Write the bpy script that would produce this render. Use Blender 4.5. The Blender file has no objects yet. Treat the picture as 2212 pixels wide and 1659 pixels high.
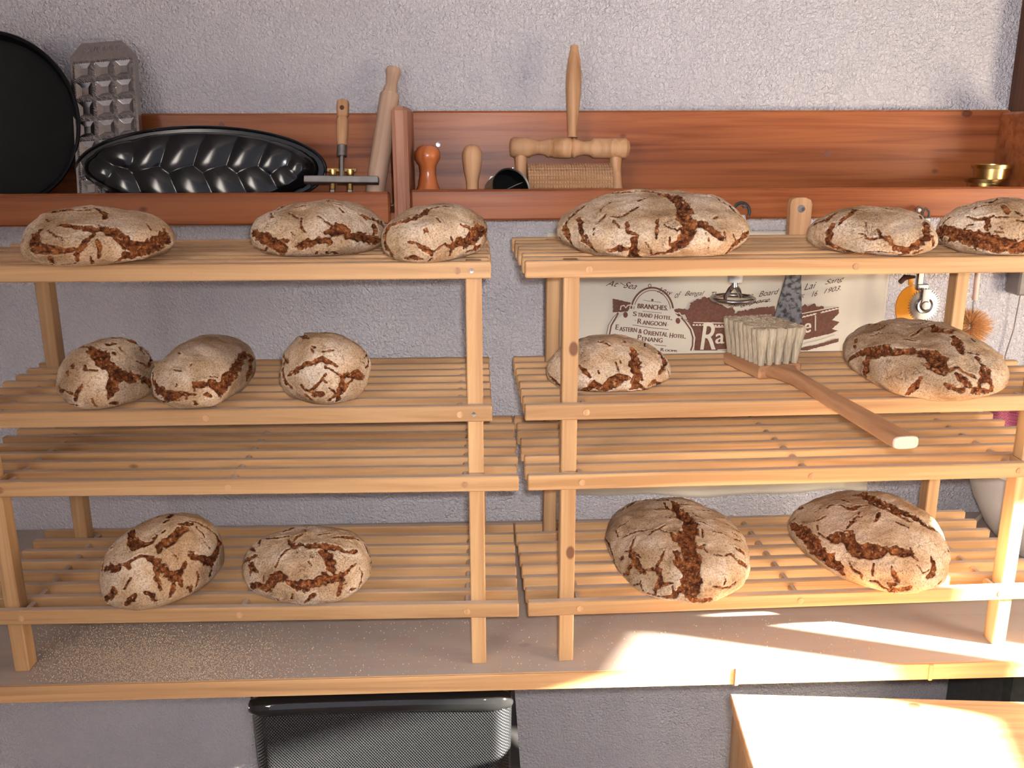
import bpy, bmesh, math, random
import numpy as np
from mathutils import Vector, Matrix, geometry, noise as mnoise
random.seed(7); RNG = np.random.default_rng(11)
S = bpy.context.scene; COL = S.collection
PI = math.pi

# ------------------------------------------------------------------ camera
W, H, FPX = 2212.0, 1659.0, 1990.0
CAM = np.array([0.0, -1.6067, 0.7074])
PIT, YAW, ROL = [math.radians(v) for v in (-15.3475, 2.2538, -0.1629)]
FW = np.array([math.sin(YAW)*math.cos(PIT), math.cos(YAW)*math.cos(PIT), math.sin(PIT)])
_r = np.cross(FW, [0, 0, 1]); _r /= np.linalg.norm(_r); _u = np.cross(_r, FW)
RT = _r*math.cos(ROL)+_u*math.sin(ROL); UP = -_r*math.sin(ROL)+_u*math.cos(ROL)
cd = bpy.data.cameras.new('camera'); cam = bpy.data.objects.new('camera', cd); COL.objects.link(cam)
cd.sensor_width = 36; cd.lens = 36*FPX/W; cd.clip_start = .01
m = Matrix.Identity(4)
for i in range(3): m[i][0] = RT[i]; m[i][1] = UP[i]; m[i][2] = -FW[i]; m[i][3] = CAM[i]
cam.matrix_world = m; S.camera = cam
def ray(px, py): return FW+RT*((px-W/2)/FPX)+UP*((H/2-py)/FPX)
def at(px, py, Y): d = ray(px, py); return Vector(CAM+d*((Y-CAM[1])/d[1]))      # point of the plane y = Y seen there
def az(px, py, Z): d = ray(px, py); return Vector(CAM+d*((Z-CAM[2])/d[2]))      # point of the plane z = Z seen there
def proj(P):
    d = P-CAM; z = d@FW
    return np.stack([W/2+FPX*(d@RT)/z, H/2-FPX*(d@UP)/z], -1)

# ------------------------------------------------------------------ light
E_WORLD, E_SUN, E_FLASH, E_WIN = .90, 190.0, 44.0, 16.5
S.view_settings.view_transform = 'Standard'; S.view_settings.look = 'None'
S.view_settings.exposure = 0.12; S.view_settings.gamma = 1.0
wd = bpy.data.worlds.new('room_light'); S.world = wd; wd.use_nodes = True
wd.node_tree.nodes['Background'].inputs[0].default_value = (0.93, 0.90, 1.0, 1)
wd.node_tree.nodes['Background'].inputs[1].default_value = E_WORLD
def light(name, kind, loc, energy, color, direction=None, **kw):
    l = bpy.data.lights.new(name, kind); l.energy = energy; l.color = color
    for k, v in kw.items(): setattr(l, k, v)
    o = bpy.data.objects.new(name, l); COL.objects.link(o); o.location = loc
    if direction is not None: o.rotation_euler = Vector(direction).to_track_quat('-Z', 'Y').to_euler()
    return o
SUN = Vector((-.8945, .3235, -.307)).normalized()
light('sun', 'SUN', (3, -1.5, 1.6), E_SUN, (1.0, .93, .80), SUN, angle=.022)
light('camera_flash', 'SPOT', (0.018, -1.6067, .7304), E_FLASH, (.97, .965, 1.0), (.38, 1, -.46), spot_size=1.82, spot_blend=1.0, shadow_soft_size=.012)
light('window_daylight', 'AREA', (1.45, -1.04, .36), E_WIN, (1.0, .82, .62), (-1, .40, -.14), shape='RECTANGLE', size=.42, size_y=.50)

# ------------------------------------------------------------------ materials
def nt(name):
    mt = bpy.data.materials.new(name); mt.use_nodes = True; t = mt.node_tree
    return mt, t, t.nodes['Principled BSDF']
def N(t, kind, **kw):
    n = t.nodes.new('ShaderNode'+kind)
    for k, v in kw.items():
        if k.startswith('i_'): n.inputs[k[2:].replace('_', ' ')].default_value = v
        else: setattr(n, k, v)
    return n
def L(t, a, b): t.links.new(a, b)
def ramp(t, fac, stops, interp='LINEAR'):
    r = t.nodes.new('ShaderNodeValToRGB'); r.color_ramp.interpolation = interp
    e = r.color_ramp.elements
    while len(e) < len(stops): e.new(.5)
    for el, (p, c) in zip(e, stops): el.position = p; el.color = (*c, 1) if len(c) == 3 else c
    L(t, fac, r.inputs[0]); return r
def mixc(t, fac, a, b, mode='MIX'):
    n = N(t, 'Mix', data_type='RGBA', blend_type=mode)
    for s, v in ((0, fac), (6, a), (7, b)):
        if hasattr(v, 'is_linked') or hasattr(v, 'links'): L(t, v, n.inputs[s])
        else: n.inputs[s].default_value = v if s == 0 else ((*v, 1) if len(v) == 3 else v)
    return n.outputs[2]
def mth(t, op, a, b=0.0, c=None):
    n = N(t, 'Math', operation=op)
    for s, v in ((0, a), (1, b), (2, c)):
        if v is None: continue
        if hasattr(v, 'links'): L(t, v, n.inputs[s])
        else: n.inputs[s].default_value = v
    return n.outputs[0]
def coords(t, scale=(1, 1, 1)):
    tc = N(t, 'TexCoord'); mp = N(t, 'Mapping'); L(t, tc.outputs['Object'], mp.inputs[0]); mp.inputs['Scale'].default_value = scale
    return mp.outputs[0]
def nz(t, vec, scale, detail=3, rough=.5, dist=0):
    n = N(t, 'TexNoise'); L(t, vec, n.inputs['Vector'])
    n.inputs['Scale'].default_value = scale; n.inputs['Detail'].default_value = detail
    n.inputs['Roughness'].default_value = rough; n.inputs['Distortion'].default_value = dist
    return n.outputs['Fac']
def bump(t, b, h, strength, dist):
    n = N(t, 'Bump'); n.inputs['Strength'].default_value = strength; n.inputs['Distance'].default_value = dist
    L(t, h, n.inputs['Height']); L(t, n.outputs[0], b.inputs['Normal'])
def plain(name, col, rough=.5, metal=0, noise=.0, nscale=60, spec=.5, bmp=0):
    mt, t, b = nt(name); b.inputs['Roughness'].default_value = rough; b.inputs['Metallic'].default_value = metal
    b.inputs['Specular IOR Level'].default_value = spec
    n = nz(t, coords(t), nscale, 4)
    d = tuple(c*(1-noise) for c in col); e = tuple(min(1, c*(1+noise)) for c in col)
    L(t, ramp(t, n, [(.3, d), (.7, e)]).outputs[0], b.inputs['Base Color'])
    if bmp: bump(t, b, n, .4, bmp)
    return mt
def wood(name, dark, lite, axis='x', rough=.5, dust=0.0, knots=True, grain=1.0, spec=.3, dustcol=(.36, .31, .275)):
    mt, t, b = nt(name)
    g = {'x': (2.2, 60, 60), 'z': (60, 60, 2.2), 'y': (60, 2.2, 60)}[axis]
    v = coords(t, g); n1 = nz(t, v, 1.0*grain, 5, .6, .6)
    n2 = nz(t, coords(t, tuple(s*.28 for s in g)), 1.0, 2)
    c = ramp(t, n1, [(.34, dark), (.58, lite)]).outputs[0]
    tone = ramp(t, n2, [(.35, (.72, .68, .64)), (.65, (1.08, 1.05, 1.0))]).outputs[0]
    c = mixc(t, 1.0, c, tone, 'MULTIPLY')
    if knots:
        vo = N(t, 'TexVoronoi'); L(t, coords(t, (.62, 1, 1) if axis == 'x' else (1, 1, .62)), vo.inputs['Vector']); vo.inputs['Scale'].default_value = 8.5
        k = ramp(t, vo.outputs['Distance'], [(.040, (1, 1, 1)), (.058, (0, 0, 0))]).outputs[0]
        c = mixc(t, mth(t, 'MULTIPLY', k, .8), c, (.085, .024, .012))
    if dust:
        ge = N(t, 'NewGeometry'); sx = N(t, 'SeparateXYZ'); L(t, ge.outputs['Normal'], sx.inputs[0])
        up = mth(t, 'GREATER_THAN', sx.outputs[2], .8)
        dn = nz(t, coords(t), 35, 5, .7)
        f = mth(t, 'MULTIPLY', up, mth(t, 'MULTIPLY', dust, mth(t, 'ADD', mth(t, 'MULTIPLY', dn, .8), .55)))
        c = mixc(t, mth(t, 'MINIMUM', f, .95), c, dustcol)
    L(t, c, b.inputs['Base Color']); b.inputs['Roughness'].default_value = rough; b.inputs['Specular IOR Level'].default_value = spec
    bump(t, b, n1, .12, .0012)
    return mt
M = {}
M['pine'] = wood('pine', (.39, .212, .093), (.565, .35, .175), 'x', dust=.85, dustcol=(.54, .44, .36))
M['pine_post'] = wood('pine_post', (.40, .22, .098), (.565, .355, .18), 'z', knots=True)
M['pine_plug'] = wood('pine_plug', (.33, .18, .09), (.60, .36, .19), 'z', knots=False)
M['table_top'] = wood('table_top', (.42, .24, .12), (.62, .37, .19), 'x', dust=.9, dustcol=(.40, .35, .315), knots=True, rough=.6)
M['cherry'] = wood('cherry', (.215, .057, .018), (.355, .118, .042), 'x', rough=.34, knots=True, spec=.22)
M['cherry_post'] = wood('cherry_post', (.26, .10, .055), (.44, .22, .15), 'z', rough=.45, knots=True, spec=.2)
M['turned'] = wood('turned_wood', (.42, .22, .10), (.60, .36, .20), 'z', rough=.5, knots=False)
M['turned_x'] = wood('turned_wood_x', (.42, .23, .11), (.58, .36, .21), 'x', rough=.5, knots=False)
M['greywood'] = wood('worn_wood', (.38, .25, .17), (.52, .36, .27), 'z', rough=.6, knots=False)
M['redwood'] = wood('red_wood', (.42, .10, .03), (.55, .17, .055), 'z', rough=.25, knots=False, spec=.6)
M['brushwood'] = wood('brush_wood', (.42, .20, .10), (.58, .32, .17), 'y', rough=.45, knots=False)
M['endgrain'] = plain('end_grain', (.66, .50, .38), .6, 0, .08, 300)
M['steel'] = plain('steel', (.48, .48, .48), .22, 1, .06)
M['alu'] = plain('cast_aluminium', (.40, .375, .36), .26, 1, .12, 200)
M['dullsteel'] = plain('dull_steel', (.30, .29, .28), .45, 1, .15)
M['brass'] = plain('brass', (.55, .38, .14), .28, 1, .15)
M['black'] = plain('black_enamel', (.005, .005, .006), .14, 0, .3, 40, .35)
M['blacktin'] = plain('black_tin', (.004, .004, .004), .45, 0, .3, 30, .15)
M['gloss'] = plain('gloss_black', (.008, .008, .008), .08, 0, .1, 30, .6)
M['rubber'] = plain('black_rubber', (.03, .035, .04), .5)
M['dark_wood'] = wood('dark_wood', (.06, .022, .01), (.12, .045, .02), 'z', knots=False)
M['orange'] = plain('orange_plastic', (.95, .36, .03), .3, 0, .05)
M['white'] = plain('white_plastic', (.72, .70, .66), .35, 0, .03)
M['grey'] = plain('grey_plastic', (.22, .19, .17), .5, 0, .1)
M['pinkwood'] = plain('pale_handle', (.72, .50, .42), .4, 0, .05)
M['bristle'] = plain('coir_bristle', (.62, .30, .10), .8, 0, .4, 400)
M['ink'] = plain('brown_ink', (.165, .080, .058), .9, 0, .18, 220, .1)
M['inkdark'] = plain('dark_ink', (.10, .05, .04), .9, 0, .1, 220, .1)
M['crumb'] = plain('semolina', (.62, .48, .33), .9, 0, .2, 900)
M['cable'] = plain('beige_cable', (.62, .52, .40), .5)

def plaster():
    mt, t, b = nt('plaster'); v = coords(t)
    n = nz(t, v, 210, 2, .55, .5); n2 = nz(t, v, 4, 3)
    L(t, ramp(t, n2, [(.3, (.70, .675, .70)), (.7, (.77, .74, .77))]).outputs[0], b.inputs['Base Color'])
    b.inputs['Roughness'].default_value = .75; b.inputs['Specular IOR Level'].default_value = .25
    bump(t, b, ramp(t, n, [(.30, (0, 0, 0)), (.70, (1, 1, 1))]).outputs[0], 1.0, .0042)
    return mt
M['plaster'] = plaster()
def cloth(name, col, scale=900):
    mt, t, b = nt(name); v = coords(t)
    n = nz(t, coords(t, (scale, 1, 30)), 1, 2); n2 = nz(t, coords(t, (30, 1, scale)), 1, 2)
    s = mth(t, 'ADD', n, n2)
    L(t, ramp(t, s, [(.3, tuple(c*.9 for c in col)), (1.0, col)]).outputs[0], b.inputs['Base Color'])
    b.inputs['Roughness'].default_value = .9; b.inputs['Specular IOR Level'].default_value = .1
    bump(t, b, s, .15, .0004); return mt
M['linen'] = cloth('linen', (.70, .65, .54)); M['cream'] = plain('cream_print', (.70, .64, .53), .9, 0, .04, 200, .1)
def checks():
    mt, t, b = nt('purple_check'); c = coords(t); ck = N(t, 'TexChecker'); L(t, c, ck.inputs[0]); ck.inputs['Scale'].default_value = 420
    ck.inputs[1].default_value = (.36, .10, .14, 1); ck.inputs[2].default_value = (.22, .04, .10, 1)
    L(t, ck.outputs[0], b.inputs['Base Color']); b.inputs['Roughness'].default_value = .9; return mt
M['check'] = checks()
def mottled():
    mt, t, b = nt('mottled_steel'); n = nz(t, coords(t), 130, 4, .6)
    L(t, ramp(t, n, [(.42, (.03, .03, .033)), (.56, (.17, .17, .18))]).outputs[0], b.inputs['Base Color'])
    b.inputs['Roughness'].default_value = .5; b.inputs['Metallic'].default_value = .35; return mt
M['blade'] = mottled()
def hair():
    mt, t, b = nt('pale_bristle'); n = nz(t, coords(t, (420, 420, 12)), 1, 3, .6)
    L(t, ramp(t, n, [(.3, (.30, .235, .15)), (.65, (.54, .45, .32))]).outputs[0], b.inputs['Base Color'])
    b.inputs['Roughness'].default_value = .7; bump(t, b, n, .7, .002); return mt
M['hair'] = hair()
def crust():
    mt, t, b = nt('floury_crust'); tc = N(t, 'TexCoord'); oi = N(t, 'ObjectInfo')
    v = N(t, 'VectorMath', operation='ADD'); L(t, tc.outputs['Object'], v.inputs[0]); L(t, oi.outputs['Random'], v.inputs[1]); v = v.outputs[0]
    at_ = N(t, 'Attribute', attribute_name='crack')
    n1 = nz(t, v, 230, 4, .65)
    sd = mth(t, 'ADD', at_.outputs['Fac'], mth(t, 'MULTIPLY', mth(t, 'SUBTRACT', n1, .5), .0050))
    mr = N(t, 'MapRange', interpolation_type='SMOOTHSTEP'); L(t, sd, mr.inputs[0]); mr.inputs[1].default_value = -.0003; mr.inputs[2].default_value = .0005
    mask = mr.outputs[0]
    # hairline cracks
    wv = N(t, 'TexNoise'); L(t, v, wv.inputs['Vector']); wv.inputs['Scale'].default_value = 60; wv.inputs['Detail'].default_value = 3
    w1 = N(t, 'VectorMath', operation='SCALE'); L(t, wv.outputs['Color'], w1.inputs[0]); w1.inputs['Scale'].default_value = .034
    w2 = N(t, 'VectorMath', operation='ADD'); L(t, v, w2.inputs[0]); L(t, w1.outputs[0], w2.inputs[1])
    vo = N(t, 'TexVoronoi', feature='DISTANCE_TO_EDGE'); L(t, w2.outputs[0], vo.inputs['Vector']); vo.inputs['Scale'].default_value = 62
    ln = ramp(t, vo.outputs['Distance'], [(.0, (1, 1, 1)), (.032, (0, 0, 0))]).outputs[0]
    lm = ramp(t, nz(t, v, 38, 2), [(.50, (0, 0, 0)), (.66, (1, 1, 1))]).outputs[0]
    line = mth(t, 'MULTIPLY', ln, lm)
    # colours
    tone = nz(t, v, 24, 3); fine = nz(t, v, 480, 4, .7)
    c = ramp(t, tone, [(.32, (.31, .195, .105)), (.50, (.44, .315, .205)), (.68, (.56, .45, .345))]).outputs[0]
    c = mixc(t, 1.0, c, ramp(t, fine, [(.33, (.50, .42, .35)), (.48, (.98, .97, .96)), (.66, (1.28, 1.28, 1.28))]).outputs[0], 'MULTIPLY')
    rv = ramp(t, oi.outputs['Random'], [(0, (.93, .93, .94)), (1, (1.06, 1.03, 1.0))]).outputs[0]
    c = mixc(t, 1.0, c, rv, 'MULTIPLY')
    c = mixc(t, mth(t, 'MULTIPLY', line, .62), c, (.16, .075, .04))
    cr = nz(t, v, 150, 5, .7)
    cc = ramp(t, cr, [(.34, (.022, .006, .003)), (.46, (.10, .028, .009)), (.58, (.25, .082, .022)), (.72, (.42, .18, .06))]).outputs[0]
    # flour left in places on the torn crumb
    fl = mth(t, 'MULTIPLY', mth(t, 'GREATER_THAN', nz(t, v, 300, 3), .66), .5)
    cc = mixc(t, fl, cc, (.50, .33, .20))
    c = mixc(t, mask, c, cc); L(t, c, b.inputs['Base Color'])
    b.inputs['Roughness'].default_value = .85; b.inputs['Specular IOR Level'].default_value = .15
    h = mth(t, 'ADD', mth(t, 'MULTIPLY', fine, .35), mth(t, 'MULTIPLY', nz(t, v, 120, 4, .6), .8))
    h = mth(t, 'SUBTRACT', h, mth(t, 'MULTIPLY', line, .6))
    h = mth(t, 'ADD', h, mth(t, 'MULTIPLY', mask, mth(t, 'MULTIPLY', cr, 1.6)))
    bump(t, b, h, .8, .0022)
    return mt
M['crust'] = crust()
def meshmat():
    mt, t, b = nt('woven_black_mesh'); v = coords(t, (1, 0.0, 1))
    vo = N(t, 'TexVoronoi', voronoi_dimensions='2D'); sx = N(t, 'SeparateXYZ'); L(t, coords(t), sx.inputs[0])
    # hexagonal lattice of little raised threads
    P = .0042; 
    a = mth(t, 'SINE', mth(t, 'MULTIPLY', sx.outputs[0], 2*PI/P)); rows = mth(t, 'SINE', mth(t, 'MULTIPLY', sx.outputs[2], PI/(P*.62)))
    h = mth(t, 'MULTIPLY', a, rows)
    cr = ramp(t, mth(t, 'ADD', mth(t, 'MULTIPLY', h, .5), .5), [(.50, (.003, .003, .004)), (.80, (.085, .09, .088))])
    L(t, cr.outputs[0], b.inputs['Base Color']); b.inputs['Roughness'].default_value = .22; b.inputs['Specular IOR Level'].default_value = .8
    mr = ramp(t, mth(t, 'ADD', mth(t, 'MULTIPLY', h, .5), .5), [(.5, (0, 0, 0)), (.8, (1, 1, 1))]); L(t, mr.outputs[0], b.inputs['Metallic'])
    bump(t, b, h, .5, .0012)
    return mt
M['mesh'] = meshmat()

# ------------------------------------------------------------------ mesh helpers
def new_mesh(name, verts, faces, mat, parent=None, smooth=False, label=None):
    me = bpy.data.meshes.new(name); me.from_pydata([tuple(v) for v in verts], [], faces); me.update()
    o = bpy.data.objects.new(name, me); COL.objects.link(o)
    me.materials.append(M[mat] if isinstance(mat, str) else mat)
    if parent: o.parent = parent
    if smooth: me.polygons.foreach_set('use_smooth', [True]*len(me.polygons))
    if label: o['label'] = label
    return o
class MB:
    def __init__(s): s.v = []; s.f = []
    def add(s, v, f, mat=None):
        k = len(s.v); v = [Vector(p) for p in v]
        if mat is not None: v = [mat @ p for p in v]
        s.v += v; s.f += [tuple(i+k for i in q) for q in f]; return s
    def box(s, lo, hi, b=.0012, mat=None):
        (x0, y0, z0), (x1, y1, z1) = lo, hi; b = min(b, (x1-x0)/2.2, (y1-y0)/2.2, (z1-z0)/2.2)
        bm = bmesh.new(); r = bmesh.ops.create_cube(bm, size=1)
        for v in bm.verts: v.co = Vector(((x0+x1)/2+v.co.x*(x1-x0), (y0+y1)/2+v.co.y*(y1-y0), (z0+z1)/2+v.co.z*(z1-z0)))
        if b > 0: bmesh.ops.bevel(bm, geom=bm.edges[:], offset=b, segments=1, affect='EDGES')
        bm.verts.index_update(); s.add([v.co.copy() for v in bm.verts], [tuple(v.index for v in f.verts) for f in bm.faces], mat); bm.free(); return s
    def lathe(s, prof, n=32, mat=None, cap=True):
        v = []; f = []
        for r, z in prof: v += [(r*math.cos(2*PI*i/n), r*math.sin(2*PI*i/n), z) for i in range(n)]
        for k in range(len(prof)-1):
            for i in range(n): j = (i+1) % n; f.append((k*n+i, k*n+j, (k+1)*n+j, (k+1)*n+i))
        if cap: f.append(tuple(range(n))[::-1]); f.append(tuple((len(prof)-1)*n+i for i in range(n)))
        return s.add(v, f, mat)
    def tube(s, pts, r, n=10, mat=None, closed=False):
        pts = [Vector(p) for p in pts]; v = []; f = []; m_ = len(pts)
        rs = r if isinstance(r, (list, tuple)) else [r]*m_
        prev = None
        for i, p in enumerate(pts):
            a = pts[(i-1) % m_] if (closed or i) else p; b = pts[(i+1) % m_] if (closed or i < m_-1) else p
            t = (b-a).normalized()
            if prev is None: u = t.orthogonal().normalized()
            else: u = (prev-t*prev.dot(t)).normalized()
            prev = u; w = t.cross(u)
            v += [p+u*(rs[i]*math.cos(2*PI*k/n))+w*(rs[i]*math.sin(2*PI*k/n)) for k in range(n)]
        for i in range(m_ if closed else m_-1):
            i2 = (i+1) % m_
            for k in range(n): j = (k+1) % n; f.append((i*n+k, i*n+j, i2*n+j, i2*n+k))
        if not closed: f.append(tuple(range(n))[::-1]); f.append(tuple((m_-1)*n+k for k in range(n)))
        return s.add(v, f, mat)
    def prism(s, poly, y0, y1, mat=None):      # polygon in (x, z), extruded along y
        n = len(poly); v = [(x, y0, z) for x, z in poly]+[(x, y1, z) for x, z in poly]
        tri = geometry.tessellate_polygon([[Vector((x, z, 0)) for x, z in poly]])
        f = [tuple(t) for t in tri]+[tuple(i+n for i in t[::-1]) for t in tri]+[(i, (i+1) % n, (i+1) % n+n, i+n) for i in range(n)]
        return s.add(v, f, mat)
    def build(s, name, mat, parent=None, smooth=False, label=None):
        o = new_mesh(name, s.v, s.f, mat, parent, False, label)
        bm = bmesh.new(); bm.from_mesh(o.data); bmesh.ops.recalc_face_normals(bm, faces=bm.faces); bm.to_mesh(o.data); bm.free()
        if smooth:
            o.data.polygons.foreach_set('use_smooth', [True]*len(o.data.polygons))
            bm = bmesh.new(); bm.from_mesh(o.data)
            for e in bm.edges:
                if len(e.link_faces) == 2 and e.calc_face_angle(0) > .7: e.smooth = False
            bm.to_mesh(o.data); bm.free()
        return o
def tag(o, label=None, cat=None, group=None, kind=None):
    for k, v in (('label', label), ('category', cat), ('group', group), ('kind', kind)):
        if v: o[k] = v
    return o
def thing(name, loc, label, cat, group=None, rot=None):
    o = bpy.data.objects.new(name, None); COL.objects.link(o); o.location = loc; o.empty_display_size = .05
    if rot is not None: o.rotation_euler = rot
    return tag(o, label, cat, group)
def frame(P0, P1, side=(1, 0, 0)):               # local z runs from P0 to P1
    P0 = Vector(P0); P1 = Vector(P1); z = (P1-P0).normalized(); x = Vector(side); x = (x-z*x.dot(z)).normalized(); y = z.cross(x)
    mm = Matrix.Identity(4)
    for i in range(3): mm[i][0] = x[i]; mm[i][1] = y[i]; mm[i][2] = z[i]; mm[i][3] = P0[i]
    return mm
def thing_m(name, mat, label, cat, group=None):
    o = bpy.data.objects.new(name, None); COL.objects.link(o); o.matrix_world = mat; o.empty_display_size = .05
    return tag(o, label, cat, group)

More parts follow.
